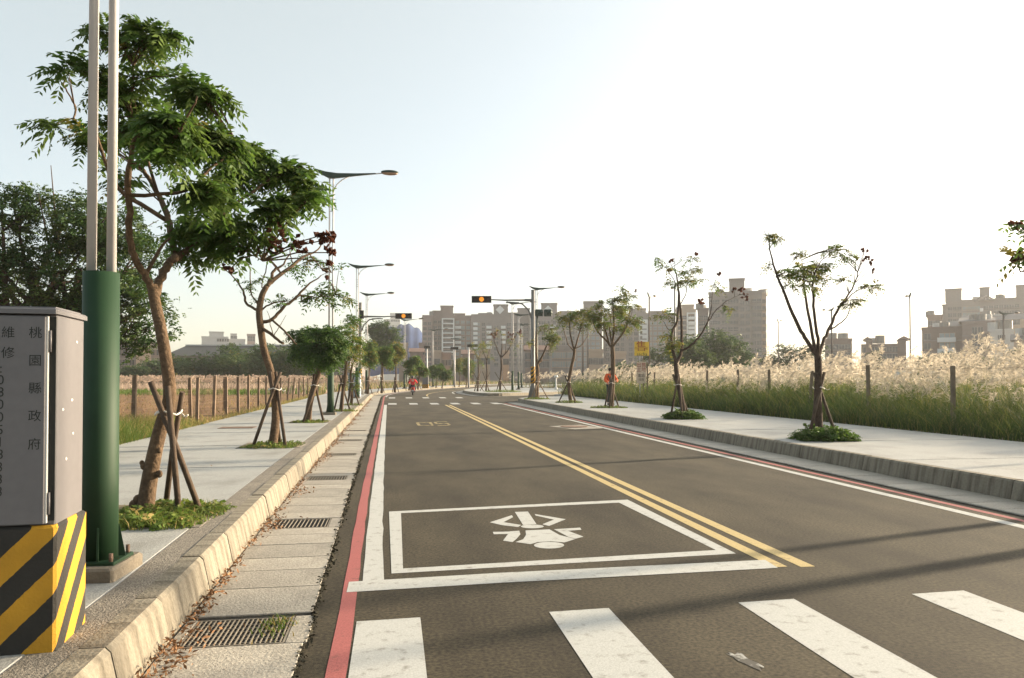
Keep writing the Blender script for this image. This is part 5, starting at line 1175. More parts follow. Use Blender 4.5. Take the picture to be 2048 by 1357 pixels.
# ------------------------------------------------------------------ people
def skin_body(name, joints, edges, m, parent, sub=2):
    ks = list(joints); me = bpy.data.meshes.new(name)
    me.from_pydata([joints[k][0] for k in ks], [(ks.index(a), ks.index(b)) for a, b in edges], [])
    me.materials.append(m); o = put(name, me, parent)
    o.modifiers.new('Skin', 'SKIN').use_smooth_shade = True
    sv = me.skin_vertices[0].data
    for i, k in enumerate(ks):
        r0 = joints[k][1]; sv[i].radius = r0 if hasattr(r0, '__len__') else (r0, r0); sv[i].use_root = (i == 0)
    ss = o.modifiers.new('Subdivision', 'SUBSURF'); ss.levels = sub; ss.render_levels = sub
    return o
def person(label, loc, rz, pose, top_m, leg_m, hair_m=None, helmet=None, group=None):
    """pose: joint positions; body is one skinned surface, jacket, trousers, shoes and hair are its own pieces"""
    T = thing('person', label, 'person', loc, rz, group)
    J = pose
    rad = dict(pelvis=(.13, .10), waist=(.115, .09), chest=(.15, .11), neck=.05, head0=(.075, .085), head1=(.085, .10), head2=(.06, .075))
    bj = {k: (J[k], rad[k]) for k in rad}
    be = [('pelvis', 'waist'), ('waist', 'chest'), ('chest', 'neck'), ('neck', 'head0'), ('head0', 'head1'), ('head1', 'head2')]
    for s in 'LR':
        for k, r0 in (('sh', .058), ('el', .042), ('wr', .028), ('pa', (.040, .022)), ('hip', .085), ('kn', .058), ('an', .04), ('toe', .035)): bj[k + s] = (J[k + s], r0)
        be += [('chest', 'sh' + s), ('sh' + s, 'el' + s), ('el' + s, 'wr' + s), ('wr' + s, 'pa' + s), ('pelvis', 'hip' + s), ('hip' + s, 'kn' + s), ('kn' + s, 'an' + s), ('an' + s, 'toe' + s)]
        a = Vector(J['wr' + s]); b = Vector(J['pa' + s]); dr = (b - a).normalized(); sd_ = dr.orthogonal().normalized(); nn = dr.cross(sd_)
        for f in range(4):
            o = (f - 1.5) * .021; L = (.060, .072, .076, .058)[f]
            p1 = b + sd_ * o + dr * .02; p2 = p1 + dr * L * .5 + nn * .012; p3 = p2 + dr * L * .3 + nn * .026
            for i, (pp, rr) in enumerate(((p1, .0095), (p2, .009), (p3, .008))): bj[f'f{f}{i}{s}'] = (tuple(pp), rr)
            be += [('pa' + s, f'f{f}0{s}'), (f'f{f}0{s}', f'f{f}1{s}'), (f'f{f}1{s}', f'f{f}2{s}')]
        p1 = a.lerp(b, .6) - sd_ * .045; p2 = p1 + dr * .035 - sd_ * .012 + nn * .012
        bj['t0' + s] = (tuple(p1), .011); bj['t1' + s] = (tuple(p2), .009); be += [('wr' + s, 't0' + s), ('t0' + s, 't1' + s)]
    body_ = skin_body('body', bj, be, M['skin'], T)
    def grow(keys, ed, add, m, name, over={}):
        jj = {k: ((over.get(k, J[k])), tuple(np.atleast_1d(bj[k][1]) * np.ones(2) + add)) for k in keys}
        return skin_body(name, jj, ed, m, T)
    grow(['waist', 'pelvis', 'chest', 'neck', 'shL', 'elL', 'wrL', 'shR', 'elR', 'wrR'], [('waist', 'pelvis'), ('waist', 'chest'), ('chest', 'neck'), ('chest', 'shL'), ('shL', 'elL'), ('elL', 'wrL'), ('chest', 'shR'), ('shR', 'elR'), ('elR', 'wrR')], .028, top_m, 'jacket')
    grow(['pelvis', 'hipL', 'knL', 'anL', 'hipR', 'knR', 'anR'], [('pelvis', 'hipL'), ('hipL', 'knL'), ('knL', 'anL'), ('pelvis', 'hipR'), ('hipR', 'knR'), ('knR', 'anR')], .022, leg_m, 'trousers')
    for s in 'LR':
        mb = MB(); a = Vector(J['an' + s]); t = Vector(J['toe' + s]); c = (a * .35 + t * .65); mb.ell((c.x, c.y, min(a.z, t.z) + .0), (.05, .13, .05), 10, 6); mb.obj('shoe', M['scooter_dark'], T)
    h = Vector(J['head1']); fwd = (Vector(J['face']) - h).normalized()
    if helmet is not None:
        mb = MB(); mb.ell((h.x, h.y, h.z + .03), (.135, .15, .14), 14, 9); mb.obj('helmet', helmet, T)
    else:
        mb = MB(); c = h - fwd * .02 + Vector((0, 0, .03)); mb.ell(tuple(c), (.1, .112, .115), 14, 9); mb.obj('hair', hair_m or M['hair'], T)
    mb = MB(); sd2 = fwd.cross(Vector((0, 0, 1))).normalized(); e = h + fwd * .088
    mb.ell(tuple(e + Vector((0, 0, -.015))), (.016, .02, .02), 8, 6); mb.obj('nose', M['skin'], T)
    for s in (-1, 1):
        mb = MB(); mb.ell(tuple(e + sd2 * .034 * s + Vector((0, 0, .015))), (.011, .011, .008), 8, 6); mb.obj('eye', M['hair'], T)
        mb = MB(); mb.ell(tuple(h + sd2 * .088 * s), (.015, .025, .032), 8, 6); mb.obj('ear', M['skin'], T)
    mb = MB(); mb.ell(tuple(e + Vector((0, 0, -.052)) - fwd * .006), (.024, .012, .006), 8, 6); mb.obj('mouth', M['ink_red'], T)
    return T
def P_(x, y, z): return (x, y, z)
stand = dict(pelvis=P_(0, 0, .93), waist=P_(0, .01, 1.08), chest=P_(0, 0, 1.32), neck=P_(0, -.01, 1.47), head0=P_(0, -.02, 1.54), head1=P_(0, -.03, 1.62), head2=P_(0, -.03, 1.69), face=P_(.02, -1, 1.58),
             shL=P_(-.19, 0, 1.39), elL=P_(-.29, -.06, 1.14), wrL=P_(-.20, -.26, 1.06), paL=P_(-.14, -.33, 1.07), shR=P_(.19, 0, 1.39), elR=P_(.31, -.05, 1.15), wrR=P_(.22, -.26, 1.10), paR=P_(.16, -.33, 1.12),
             hipL=P_(-.09, 0, .88), knL=P_(-.11, -.03, .49), anL=P_(-.12, .01, .09), toeL=P_(-.13, -.12, .04), hipR=P_(.09, 0, .88), knR=P_(.10, -.03, .49), anR=P_(.11, .02, .09), toeR=P_(.13, -.11, .04))
x, y = G(1218, 811, PZ); p = at(1220.5, ahead(x, y) + .6, PZ)
person('person in an orange jacket and dark trousers standing half hidden behind the bushy tree', p, -YAW + .25, stand, M['orange'], M['dark_cloth'])
# scooter seen from behind with its rider
dS = 66.0; p = at(825.5, dS, 0); srz = -YAW + .12
T = thing('scooter', 'red and white motor scooter seen from behind on the left lane', 'scooter', p, srz)
def wheel(name, y0, r0, wd):
    mb = MB(); prof = [(r0 - .07, -wd * .8), (r0 - .01, -wd), (r0, 0), (r0 - .01, wd), (r0 - .07, wd * .8)]; n = 24; V = []
    for k in range(n):
        a = 2 * math.pi * k / n
        for rr, xx in prof: V.append((xx, y0 + rr * math.cos(a), r0 + rr * math.sin(a)))
    m_ = len(prof); mb.add(V, [(k * m_ + i, ((k + 1) % n) * m_ + i, ((k + 1) % n) * m_ + (i + 1) % m_, k * m_ + (i + 1) % m_) for k in range(n) for i in range(m_)], 0, True)
    w_ = mb.obj(name, M['tyre'], T); mb = MB(); mb.tube([(-wd * .5, y0, r0), (wd * .5, y0, r0)], r0 - .065, 18, smooth=False); mb.obj('rim', M['grey_pole'], w_)
wheel('wheel', 0, .25, .06); wheel('wheel', 1.22, .25, .05)
mb = MB(); mb.add([(-.12, -.22, .46), (.12, -.22, .46), (.17, .1, .40), (-.17, .1, .40), (-.13, -.25, .66), (.13, -.25, .66), (.16, .2, .74), (-.16, .2, .74), (-.14, .55, .35), (.14, .55, .35), (-.14, .55, .70), (.14, .55, .70)],
                  [(0, 1, 5, 4), (0, 3, 2, 1), (1, 2, 6, 5), (3, 0, 4, 7), (2, 9, 11, 6), (8, 3, 7, 10), (3, 8, 9, 2), (9, 8, 10, 11), (4, 5, 6, 7), (7, 6, 11, 10)]); mb.obj('tail_body', M['scooter_red'], T)
mb = MB(); mb.cbox(-.15, .15, -.18, .55, .742, .82, .03); mb.obj('seat', M['scooter_dark'], T)
mb = MB(); mb.cbox(-.17, .17, .5, 1.0, .27, .34, .02); mb.obj('floorboard', M['scooter_dark'], T)
mb = MB(); mb.add([(-.22, .98, .33), (.22, .98, .33), (.2, 1.05, .95), (-.2, 1.05, .95), (-.16, 1.1, .33), (.16, 1.1, .33), (.14, 1.16, .95), (-.14, 1.16, .95)], [(0, 1, 2, 3), (5, 4, 7, 6), (1, 5, 6, 2), (4, 0, 3, 7), (3, 2, 6, 7), (0, 4, 5, 1)]); mb.obj('front_shield', M['scooter_red'], T)
mb = MB(); mb.tube([(-.33, .92, 1.02), (-.1, 1.02, 1.02), (.1, 1.02, 1.02), (.33, .92, 1.02)], .018, 8); mb.tube([(0, 1.04, .95), (0, 1.03, 1.02)], .03, 8); mb.obj('handlebar', M['scooter_dark'], T)
for s in (-1, 1):
    mb = MB(); mb.tube([(.24 * s, .97, 1.03), (.32 * s, .97, 1.2)], .008, 5); mb.ell((.34 * s, .97, 1.24), (.06, .012, .04), 10, 6); mb.obj('mirror', M['scooter_dark'], T)
    mb = MB(); mb.cbox(.10 * s - .035, .10 * s + .035, -.262, -.235, .57, .62, .006); mb.obj('indicator', M['sign_y'], T)
mb = MB(); mb.cbox(-.06, .06, -.268, -.24, .54, .63, .008); mb.obj('tail_light', M['ink_red'], T)
mb = MB(); mb.box(-.10, .10, -.29, -.283, .36, .47); mb.obj('licence_plate', M['white_plastic'], T)
mb = MB(); mb.add([(-.07, -.28, .36), (.07, -.28, .36), (.07, -.3, .22), (-.07, -.3, .22), (-.07, -.1, .5), (.07, -.1, .5)], [(0, 1, 2, 3), (0, 4, 5, 1)]); mb.obj('mudguard', M['scooter_dark'], T)
mb = MB(); mb.tube([(.16, .35, .26), (.18, -.1, .30), (.18, -.3, .33)], [.03, .05, .05], 10); mb.obj('exhaust', M['grey_pole'], T)
sit = dict(pelvis=P_(0, .08, .90), waist=P_(0, .06, 1.05), chest=P_(0, .12, 1.28), neck=P_(0, .15, 1.42), head0=P_(0, .17, 1.48), head1=P_(0, .18, 1.55), head2=P_(0, .18, 1.62), face=P_(0, 2, 1.52),
           shL=P_(-.2, .13, 1.34), elL=P_(-.36, .35, 1.14), wrL=P_(-.31, .78, 1.05), paL=P_(-.30, .88, 1.035), shR=P_(.2, .13, 1.34), elR=P_(.36, .35, 1.14), wrR=P_(.31, .78, 1.05), paR=P_(.30, .88, 1.035),
           hipL=P_(-.1, .12, .88), knL=P_(-.19, .56, .80), anL=P_(-.15, .66, .40), toeL=P_(-.15, .80, .37), hipR=P_(.1, .12, .88), knR=P_(.19, .56, .80), anR=P_(.15, .66, .40), toeR=P_(.15, .80, .37))
person('person in a red jacket and dark helmet riding the scooter away', p, srz, sit, M['red_cloth'], M['dark_cloth'], helmet=M['scooter_dark'])

# ------------------------------------------------------------------ buildings
WIN = {}
def window_mesh(w_, h_, frame='facade_white', glass='glass'):
    key = (round(w_, 2), round(h_, 2), frame, glass)
    if key not in WIN:
        mb = MB(); t = .12; mb.box(-w_ / 2, w_ / 2, -.03, .05, 0, h_, 1)
        for a, b, c, d in ((-w_ / 2 - t, -w_ / 2, -t, h_ + t), (w_ / 2, w_ / 2 + t, -t, h_ + t), (-w_ / 2, w_ / 2, h_, h_ + t), (-w_ / 2, w_ / 2, -t, 0), (-.04, .04, 0, h_)): mb.box(a, b, -.10, .05, c, d, 0)
        WIN[key] = mb.mesh('window', [M[frame], M[glass]])
    return WIN[key]
BALC = {}
def balcony_mesh(w_, m='white_trim'):
    key = (round(w_, 1), m)
    if key not in BALC:
        mb = MB(); mb.box(-w_ / 2, w_ / 2, -1.3, .0, -.2, 0); mb.box(-w_ / 2, w_ / 2, -1.3, -1.18, 0, 1.0); mb.box(-w_ / 2, -w_ / 2 + .12, -1.18, 0, 0, 1.0); mb.box(w_ / 2 - .12, w_ / 2, -1.18, 0, 0, 1.0)
        BALC[key] = mb.mesh('balcony', M[m])
    return BALC[key]
def building(label, px0, px1, py, d, depth, wall, rz=0.0, wings=(), windows=(), balconies=(), ledges=True, frames=(), diamond=(), parapet=True, name='apartment_block', group='apartment blocks beyond the fields', cat='building', fl=3.1, slim=False, side=True, zmin=2.0):
    """block seen between columns px0..px1, roof at row py, d metres off; wings: further blocks (px0, px1, py, setback)"""
    s = d / F / math.cos(math.atan(((px0 + px1) / 2 - CX) / F)); s *= math.cos(math.atan(((px0 + px1) / 2 - CX) / F)) ** 2; pc = (px0 + px1) / 2; W_ = (px1 - px0) * s; H_ = hgt(py, d)
    T = thing(name, label, cat, at(pc, d, 0), -YAW - math.atan((pc - CX) / F) + rz, group)
    X = lambda px: (px - pc) * s
    Zp = lambda py_: hgt(py_, d)
    mb = MB(); mb.box(-W_ / 2, W_ / 2, 0, depth, -.5, H_); mb.obj('wall', M[wall], T)
    if parapet:
        mb = MB(); mb.box(-W_ / 2 - .15, W_ / 2 + .15, -.15, depth + .15, H_ + .003, H_ + .7); mb.obj('parapet', M[wall], T)
    if 'blocks' in group:
        for k in range(3):
            rt = random.Random(int(px0) * 7 + k); cxx = rt.uniform(-.42, .42) * W_; w2 = rt.uniform(.8, 1.6); cyy = rt.uniform(1.5, depth * .5)
            mb = MB(); mb.tube([(cxx, cyy, H_ + .3), (cxx, cyy, H_ + rt.uniform(1.8, 2.8))], w2, 10, smooth=False); mb.obj('water_tank', M['grey_pole' if k else 'facade_white'], T)
    for k, (a, b, y_, set_) in enumerate(wings):
        mb = MB(); g = .01 * (k + 1)
        dpt = min(depth - g, set_ + g + max(3.0, (X(b) - X(a)) * .9)) if y_ < py else depth - g
        if set_ >= 0: mb.box(X(a), X(b), set_ + g, dpt, H_ + .1 if y_ < py else -.5, Zp(y_))
        else: mb.box(X(a), X(b), set_, -.004, -.5, Zp(y_))
        o = mb.obj('rooftop_block' if (y_ < py and set_ >= 0) else 'wing', M[wall], T)
        mb = MB(); mb.box(X(a) - .2, X(b) + .2, set_ + g - .2, (dpt if set_ >= 0 else -.004) + (.2 if set_ >= 0 else 0), Zp(y_) + .003, Zp(y_) + .45); mb.obj('coping', M[wall], o)
    if ledges:
        mb = MB()
        nfl = int(H_ / fl)
        me = None; mb.box(-W_ / 2 - .08, W_ / 2 + .08, -.10, -.003, 0, .22); me = mb.mesh('ledge', M['tile_grey' if ledges is True else ledges])
        for k in range(1, nfl): put('ledge', me, T, (0, 0, H_ - fl * k))
    for a, b, y0, y1, nx, ny, w_, h_, gl, off in windows:
        me = window_mesh(w_, h_, 'facade_white' if wall == 'facade_white' else 'tile_grey' if gl == 'glass' else 'facade_cream', gl)
        for i in range(nx):
            for j in range(ny):
                zz = Zp(y1) + (Zp(y0) - Zp(y1)) * (j + .5) / ny - h_ / 2
                if zz < zmin: continue
                put('window', me, T, (X(a) + (X(b) - X(a)) * (i + .5) / nx, off - .005, zz))
    for a, b, y0, y1, nx, ny, off in balconies:
        w_ = (X(b) - X(a)) / nx * .86; me = balcony_mesh(w_)
        for i in range(nx):
            for j in range(ny):
                zz = Zp(y1) + (Zp(y0) - Zp(y1)) * (j + .3) / ny
                if zz < zmin: continue
                put('balcony', me, T, (X(a) + (X(b) - X(a)) * (i + .5) / nx, off - .006, zz))
    for a, b, y0, y1, ny, fo in frames:
        mb = MB(); t = .55
        mb.box(X(a), X(a) + t, fo - 1.0, fo - .005, Zp(y1), Zp(y0)); mb.box(X(b) - t, X(b), fo - 1.0, fo - .005, Zp(y1), Zp(y0))
        for j in range(ny + 1):
            zz = Zp(y1) + (Zp(y0) - Zp(y1)) * j / ny; mb.box(X(a) + t, X(b) - t, fo - 1.0, fo - .005, zz - .5, zz)
        mb.obj('facade_frame', M['white_trim'], T)
    for a, y_, r0, off in diamond:
        mb = MB(); mb.prism([(X(a) - r0, Zp(y_)), (X(a), Zp(y_) - r0), (X(a) + r0, Zp(y_)), (X(a), Zp(y_) + r0)], off - .10, off - .004, axis='y'); mb.obj('emblem', M['white_trim'], T)
    if side:                                            # sunlit flank: windows on the right-hand side too
        me = window_mesh(1.5, 1.4, 'facade_cream')
        for j in range(1, int(H_ / fl)):
            for yy in (depth * .3, depth * .7):
                o = put('window', me, T, (W_ / 2 + .005, yy, H_ - fl * j + .8)); o.rotation_euler = (0, 0, math.pi / 2)
    return T
building('stepped apartment block with a white balcony grid, leftmost of the tall row', 845, 943, 634, 330, 22, 'tile_pink', wings=[(865, 884, 622, 4), (881, 906, 613, 1), (845, 865, 638, -4), (884, 908, 630, -2.5), (910, 930, 628, 2)],
         windows=[(846, 864, 644, 735, 2, 9, 1.4, 1.3, 'glass', -4), (866, 883, 640, 735, 2, 9, 1.4, 1.5, 'glass', 0), (888, 905, 640, 720, 3, 8, 1.6, 1.5, 'glass', -2.5), (909, 942, 640, 735, 3, 9, 1.6, 1.5, 'glass_bright', 0)],
         balconies=[(909, 923, 650, 700, 1, 5, 0)], frames=[(883.5, 908.5, 638, 704, 7, -2.5)])
building('middle apartment block with white stacked balconies, diamond on its left stair tower', 943, 1060, 632, 325, 22, 'tile_grey', wings=[(957, 984, 628, 1), (987, 1016, 610, 2), (1036, 1060, 617, 3), (1016, 1036, 627, 1)],
         windows=[(946, 960, 644, 735, 2, 9, 1.4, 1.4, 'glass_bright', 0), (964, 970, 644, 735, 1, 9, 1.4, 1.4, 'glass', 0), (985, 1000, 650, 735, 1, 8, 1.8, 1.5, 'glass', 0), (1012, 1058, 644, 735, 4, 9, 1.6, 1.4, 'glass', 0)],
         balconies=[(946, 956, 644, 700, 1, 6, 0), (972, 984, 650, 700, 1, 5, 0), (1001, 1012, 650, 690, 1, 4, 0)], diamond=[(1000, 619, 1.9, 2)])
building('long apartment block behind the signal mast, diamond on its stair tower', 1060, 1204, 628, 320, 22, 'tile_grey', wings=[(1082, 1114, 607, 2), (1168, 1206, 604, 2), (1120, 1150, 624, 1)],
         windows=[(1064, 1100, 640, 735, 4, 9, 1.5, 1.4, 'glass', 0), (1104, 1150, 640, 735, 5, 9, 1.4, 1.4, 'glass', 0), (1154, 1200, 640, 735, 5, 9, 1.4, 1.4, 'glass_bright', 0)],
         balconies=[(1100, 1112, 648, 690, 1, 4, 0)], diamond=[(1096, 619, 1.9, 2)])
building('apartment block right of the long one, two square roof towers', 1206, 1348, 630, 330, 22, 'tile_grey', wings=[(1222, 1252, 613, 2), (1258, 1292, 618, 2), (1298, 1330, 624, 2)],
         windows=[(1210, 1250, 642, 735, 4, 9, 1.5, 1.4, 'glass', 0), (1256, 1288, 642, 735, 3, 9, 1.6, 1.4, 'glass', 0), (1296, 1344, 642, 735, 5, 9, 1.4, 1.4, 'glass_bright', 0)], balconies=[(1284, 1296, 640, 720, 1, 8, 0)], frames=[(1278, 1296, 640, 700, 6, 0)])
building('narrow apartment block left of the high tower, sunlit white flank', 1352, 1392, 622, 318, 20, 'facade_cream', wings=[(1364, 1388, 611, 1)], windows=[(1356, 1390, 630, 735, 4, 10, 1.4, 1.4, 'glass', 0)], balconies=[(1376, 1391, 632, 720, 1, 9, 0)], frames=[(1374, 1392, 626, 720, 8, 0)])
building('low block joined to the left of the high tower', 1396, 1417, 620, 275, 16, 'tile_pink', windows=[(1398, 1416, 630, 735, 2, 9, 1.4, 1.4, 'glass', 0)])
building('highest tower block with a square rooftop block, ribbed with storey ledges', 1417.5, 1524, 587, 255, 24, 'tile_grey', wings=[(1459, 1490, 557, 3), (1478, 1502, 590, -1.2)],
         windows=[(1420, 1440, 596, 735, 2, 10, 1.5, 1.3, 'glass', 0), (1444, 1478, 596, 735, 3, 10, 1.6, 1.3, 'glass', 0), (1504, 1523, 596, 735, 2, 10, 1.5, 1.3, 'glass', 0), (1480, 1501, 600, 735, 2, 10, 1.3, 1.3, 'glass', -1.2)])
T = building('slim rear wing on the right of the high tower, balconies on its edge', 1524.5, 1533, 589, 262, 16, 'facade_cream', windows=[(1525, 1532, 596, 735, 1, 10, 1.0, 1.3, 'glass', 0)], ledges=False)
building('block behind the reeds left of the gabled houses', 1650, 1704, 682, 230, 14, 'tile_brown', wings=[(1650, 1668, 680, 1)], windows=[(1654, 1702, 686, 735, 4, 3, 1.6, 1.4, 'glass', 0)])
def gable(T, x0, x1, y0, y1, z0, rise, m, along='x', over=.4):
    mb = MB(); x0 -= over; x1 += over; y0 -= over; y1 += over
    if along == 'x':
        ym = (y0 + y1) / 2; V = [(x0, y0, z0), (x1, y0, z0), (x1, ym, z0 + rise), (x0, ym, z0 + rise), (x0, y1, z0), (x1, y1, z0)]
        mb.add(V, [(0, 1, 2, 3), (3, 2, 5, 4), (0, 3, 4), (1, 5, 2), (0, 4, 5, 1)])
    else:
        xm = (x0 + x1) / 2; V = [(x0, y0, z0), (xm, y0, z0 + rise), (x1, y0, z0), (x0, y1, z0), (xm, y1, z0 + rise), (x1, y1, z0)]
        mb.add(V, [(0, 1, 4, 3), (1, 2, 5, 4), (0, 2, 1), (3, 4, 5), (0, 3, 5, 2)])
    return mb.obj('roof', M[m], T)
T = building('row house with two pointed gables at its ends, before the sky', 1722, 1812, 688, 225, 14, 'tile_brown', parapet=False, windows=[(1726, 1808, 692, 735, 7, 3, 1.5, 1.4, 'glass', 0)], wings=[(1732, 1745, 684, -.9), (1795, 1812, 684, -.9)])
s_ = 225 / F
for a, b in ((1731, 1746), (1794, 1813)): gable(T, (a - 1767) * s_, (b - 1767) * s_, -.9, 12, hgt(683, 225) + .5, (683 - 676) * s_ * .9, 'tile_brown', 'y', .2)
building('tall grey apartment block at the right edge with three square roof towers', 1889, 2120, 600, 270, 24, 'tile_grey', wings=[(1887, 1922, 573, 2), (1960, 1980, 573, 3), (2034, 2070, 573, 2), (1880, 1889.5, 604, 4), (1922, 1928, 597, 3)],
         windows=[(1894, 1922, 608, 720, 3, 9, 1.5, 1.4, 'glass', 0), (1926, 1960, 608, 720, 4, 9, 1.5, 1.4, 'glass_bright', 0), (1968, 2040, 608, 720, 7, 9, 1.5, 1.4, 'glass', 0)], balconies=[(1960, 1968, 612, 700, 1, 7, 0)])
T = C.objects[-1]
d_ = 262; T = thing('roof_truss', 'pointed open steel roof truss on the grey block', 'roof truss', at(2010, d_, hgt(599.5, d_)), -YAW)
mb = MB(); w_ = 17 * d_ / F; h_ = 9 * d_ / F
for yy in (9.5, 12.5):
    for a, b in (((-w_, yy, .8), (0, yy, h_ + .8)), ((0, yy, h_ + .8), (w_, yy, .8)), ((-w_ * .5, yy, .8), (0, yy, h_ * .8)), ((w_ * .5, yy, .8), (0, yy, h_ * .8)), ((-w_, yy, .8), (w_, yy, .8))): mb.tube([a, b], .3, 4)
mb.obj('truss', M['tile_grey'], T)
T = building('brown brick house stepping down left of the grey block', 1856, 1886, 634, 250, 14, 'tile_brown', windows=[(1858, 1884, 640, 720, 3, 6, 1.4, 1.4, 'glass', 0)])
T = building('low brown house at the left foot of the grey block', 1844, 1935, 659, 200, 12, 'tile_brown', windows=[(1848, 1862, 664, 720, 1, 3, 1.5, 1.5, 'glass', 0), (1884, 1906, 664, 720, 2, 3, 2.2, 1.6, 'glass_bright', 0)], balconies=[(1872, 1915, 668, 712, 1, 2, 0)])
gable(T, 1, 5.8, 2.0, 10, hgt(659, 200) + .8, 1.7, 'roof_grey', 'x')
T = building('pinkish house with tall narrow windows in front of the grey block', 1925, 1984, 648, 190, 12, 'tile_pink', windows=[(1944, 1968, 654, 720, 2, 4, 1.0, 1.8, 'glass', 0)], parapet=True)
gable(T, -3.6, 3.6, .6, 11, hgt(648, 190) + .75, 1.2, 'roof_grey', 'x')
T = building('plain white house with two small windows near the right edge', 1980.5, 2028, 664, 180, 11, 'facade_white', ledges=False, windows=[(1996, 2012, 668, 682, 2, 1, .7, 1.1, 'glass', 0), (1996, 2012, 686, 700, 1, 1, 2.0, 1.2, 'glass', 0)])
T = building('house with grey pitched roof behind the white one', 1936, 2048, 640, 215, 12, 'facade_cream', ledges=False, windows=[(1972, 2040, 640, 652, 5, 1, 1.6, 1.3, 'glass', 0)], parapet=False)
gable(T, -8, 8, 1, 11, hgt(640, 215), 2.0, 'roof_grey', 'x')
T = building('house with dark pitched roof cut by the right picture edge', 2030, 2085, 680, 160, 10, 'facade_cream', ledges=False, parapet=False, windows=[(2036, 2080, 688, 720, 3, 1, 1.3, 1.3, 'glass', 0)])
gable(T, -2.9, 2.9, 0, 10, hgt(680, 160), 1.6, 'roof_grey', 'x')
# low houses behind the bend
low = [(866, 882, 706, 200, 'facade_cream', 'pale low house left of the dark bush at the bend'), (884, 902, 710, 205, 'tile_pink', 'pinkish low house behind the dark bush at the bend'), (958, 980, 704, 190, 'facade_cream', 'cream house with a flat awning behind the thin trees'), (1006, 1018, 706, 200, 'facade_cream', 'narrow sunlit house left of the far corner lamps'),
       (1050, 1098, 700, 185, 'tile_brown', 'brown windowless house behind the signal mast'), (1104, 1152, 698, 190, 'tile_grey', 'greyish house with tall white window bays'), (1176, 1206, 704, 195, 'facade_cream', 'low cream house left of the bushy tree'), (1222, 1252, 708, 200, 'facade_cream', 'low cream house right of the bushy tree trunk'),
       (820, 846, 704, 230, 'tile_brown', 'low brown house under the blue hill'), (798, 815, 690, 240, 'facade_cream', 'small cream house under the blue hill'), (925, 948, 708, 210, 'tile_brown', 'brown low house under the white-framed block'), (838, 850, 690, 236, 'tile_pink', 'pink low house right of the blue hill foot')]
for a, b, y_, d_, m, lab in low:
    T = building(lab, a, b, y_, d_, 9, m, ledges=False, windows=[(a + 1, b - 1, y_ + 4, 738, max(1, int((b - a) / 9)), max(1, int((738 - y_) / 18)), 1.5, 1.5, 'glass_bright' if 'bays' in lab else 'glass', 0)], name='low_house', group='low houses at the bend', parapet='brown' not in lab, side=False, zmin=.8)
    if 'brown' in lab: gable(T, -(b - a) / 2 * d_ / F, (b - a) / 2 * d_ / F, 0, 9, hgt(y_, d_), 1.3, 'roof_red', 'x')
# behind the left field
d_ = 165; s_ = d_ / F; T = thing('warehouse', 'long low warehouse with grey sheet roof and pale roof edge across the left field', 'warehouse', at(455, d_, 0), -YAW)
X = lambda px: (px - 455) * s_
mb = MB(); mb.box(X(330), X(700), 0, 22, -.4, hgt(712, d_)); mb.obj('wall', M['roof_grey'], T)
mb = MB(); V = [(X(328), -.6, hgt(712, d_) + .003), (X(702), -.6, hgt(712, d_) + .003), (X(702), 11, hgt(688, d_)), (X(328), 11, hgt(688, d_)), (X(702), 22.6, hgt(712, d_) + .003), (X(328), 22.6, hgt(712, d_) + .003)]
mb.add(V, [(0, 1, 2, 3), (3, 2, 4, 5), (0, 3, 5), (1, 4, 2), (0, 5, 4, 1)]); mb.obj('roof', M['roof_slate'], T)
mb = MB(); mb.box(X(328), X(702), 10.7, 11.3, hgt(688, d_) + .003, hgt(686, d_) + .1); mb.obj('ridge_cap', M['facade_white'], T)
T = building('low factory with rows of dark windows at the left end of the field', 150, 330, 692, 150, 14, 'tile_grey', ledges=False, windows=[(160, 326, 697, 712, 12, 1, 1.3, 1.1, 'glass', 0), (160, 326, 716, 735, 12, 1, 1.3, 1.1, 'glass', 0)], name='factory', cat='factory', group='buildings behind the left field', side=False)
T = building('round-shouldered tower on the left factory, arched window', 272, 302, 684, 146, 4, 'facade_cream', ledges=False, parapet=False, windows=[(280, 295, 684, 694, 1, 1, .9, 1.0, 'glass', 0)], name='factory_tower', cat='tower', group='buildings behind the left field', side=False)
gable(T, -1.45, 1.45, 0, 4, hgt(684, 146), .85, 'roof_grey', 'y', .15)
building('white factory with blue marks peeking over the long roof', 403, 456, 676, 380, 16, 'facade_white', ledges=False, wings=[(418, 447, 665, 1)], name='factory', cat='factory', group='buildings behind the left field', windows=[(435, 456, 677, 684, 4, 1, 2.0, 1.4, 'glass', 0)], side=False)
building('low white factory wing right of the white factory', 456, 490, 681, 385, 14, 'facade_white', ledges=False, wings=[(461, 473, 669, 1)], name='factory', cat='factory', group='buildings behind the left field', side=False, windows=[(461, 473, 671, 679, 2, 1, 1.6, 1.4, 'glass', 1)])
building('small reddish square block above the long roof', 494, 510, 671, 400, 8, 'tile_pink', ledges=False, name='factory', cat='factory', group='buildings behind the left field', side=False, windows=[(495, 509, 673, 683, 3, 2, 1.2, 1.2, 'glass', 0)])
building('pale grey block on the ridge of the blue hill', 780, 800, 628, 640, 20, 'facade_white', ledges=False, wings=[(768, 780, 640, 0)], windows=[(782, 799, 631, 645, 4, 2, 2, 2, 'glass', 0)], group='buildings behind the blue hill', side=False)
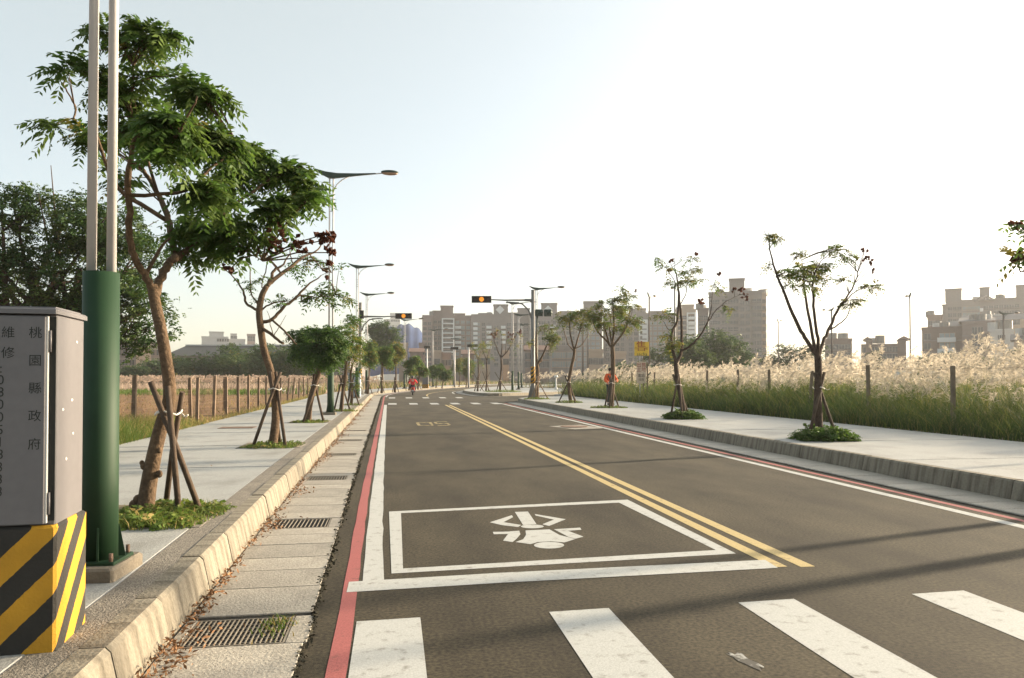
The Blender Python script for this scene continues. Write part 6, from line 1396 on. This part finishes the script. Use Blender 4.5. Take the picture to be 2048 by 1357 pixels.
# wooded hill
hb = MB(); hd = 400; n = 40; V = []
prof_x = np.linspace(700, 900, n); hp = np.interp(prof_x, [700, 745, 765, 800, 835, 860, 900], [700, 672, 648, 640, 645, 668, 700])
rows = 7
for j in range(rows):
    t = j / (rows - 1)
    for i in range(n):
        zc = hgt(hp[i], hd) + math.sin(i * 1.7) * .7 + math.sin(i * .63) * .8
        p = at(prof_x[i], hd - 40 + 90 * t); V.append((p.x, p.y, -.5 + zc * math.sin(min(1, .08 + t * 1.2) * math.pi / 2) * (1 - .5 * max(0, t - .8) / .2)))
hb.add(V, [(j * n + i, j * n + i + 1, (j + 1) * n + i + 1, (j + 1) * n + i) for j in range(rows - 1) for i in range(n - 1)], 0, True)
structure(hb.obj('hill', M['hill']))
# parked van glimpsed over the plumes
p = at(1845, 58, GZ); T = thing('parked_van', 'white van half hidden behind the reed plumes', 'van', p, -YAW + .05)
mb = MB(); prof = [(-1.9, .35), (1.95, .35), (2.0, .9), (1.55, 1.15), (1.0, 1.85), (-1.85, 1.88), (-1.95, 1.2)]; mb.prism(prof, 0, 1.6, axis='y'); mb.obj('body', M['white_plastic'], T)
for a, b in ((-1.7, -.75), (-.65, .2)):
    mb = MB(); mb.box(a, b, -.012, -.003, 1.18, 1.68); mb.obj('window', M['glass'], T)
mb = MB(); mb.prism([(.3, 1.18), (1.3, 1.18), (.92, 1.7), (.3, 1.7)], -.012, -.003, axis='y'); mb.obj('window', M['glass'], T)
for xx in (-1.25, 1.3):
    for yy in (-.02, 1.42):
        mb = MB(); mb.tube([(xx, yy, .32), (xx, yy + .2, .32)], .32, 16); mb.obj('wheel', M['tyre'], T)

# ------------------------------------------------------------------ haze
HD = .0003
if HD:
    mb = MB(); mb.box(-1180, 1180, -90, 1180, -2.0, 64)
    hz = bpy.data.materials.new('haze_air'); hz.use_nodes = True; t = hz.node_tree; t.nodes.remove(t.nodes['Principled BSDF'])
    pv = t.nodes.new('ShaderNodeVolumePrincipled'); pv.inputs['Color'].default_value = (.93, .94, .96, 1); pv.inputs['Density'].default_value = HD; pv.inputs['Anisotropy'].default_value = .3
    t.links.new(pv.outputs[0], t.nodes['Material Output'].inputs['Volume'])
    o = mb.obj('haze', hz); o['kind'] = 'stuff'
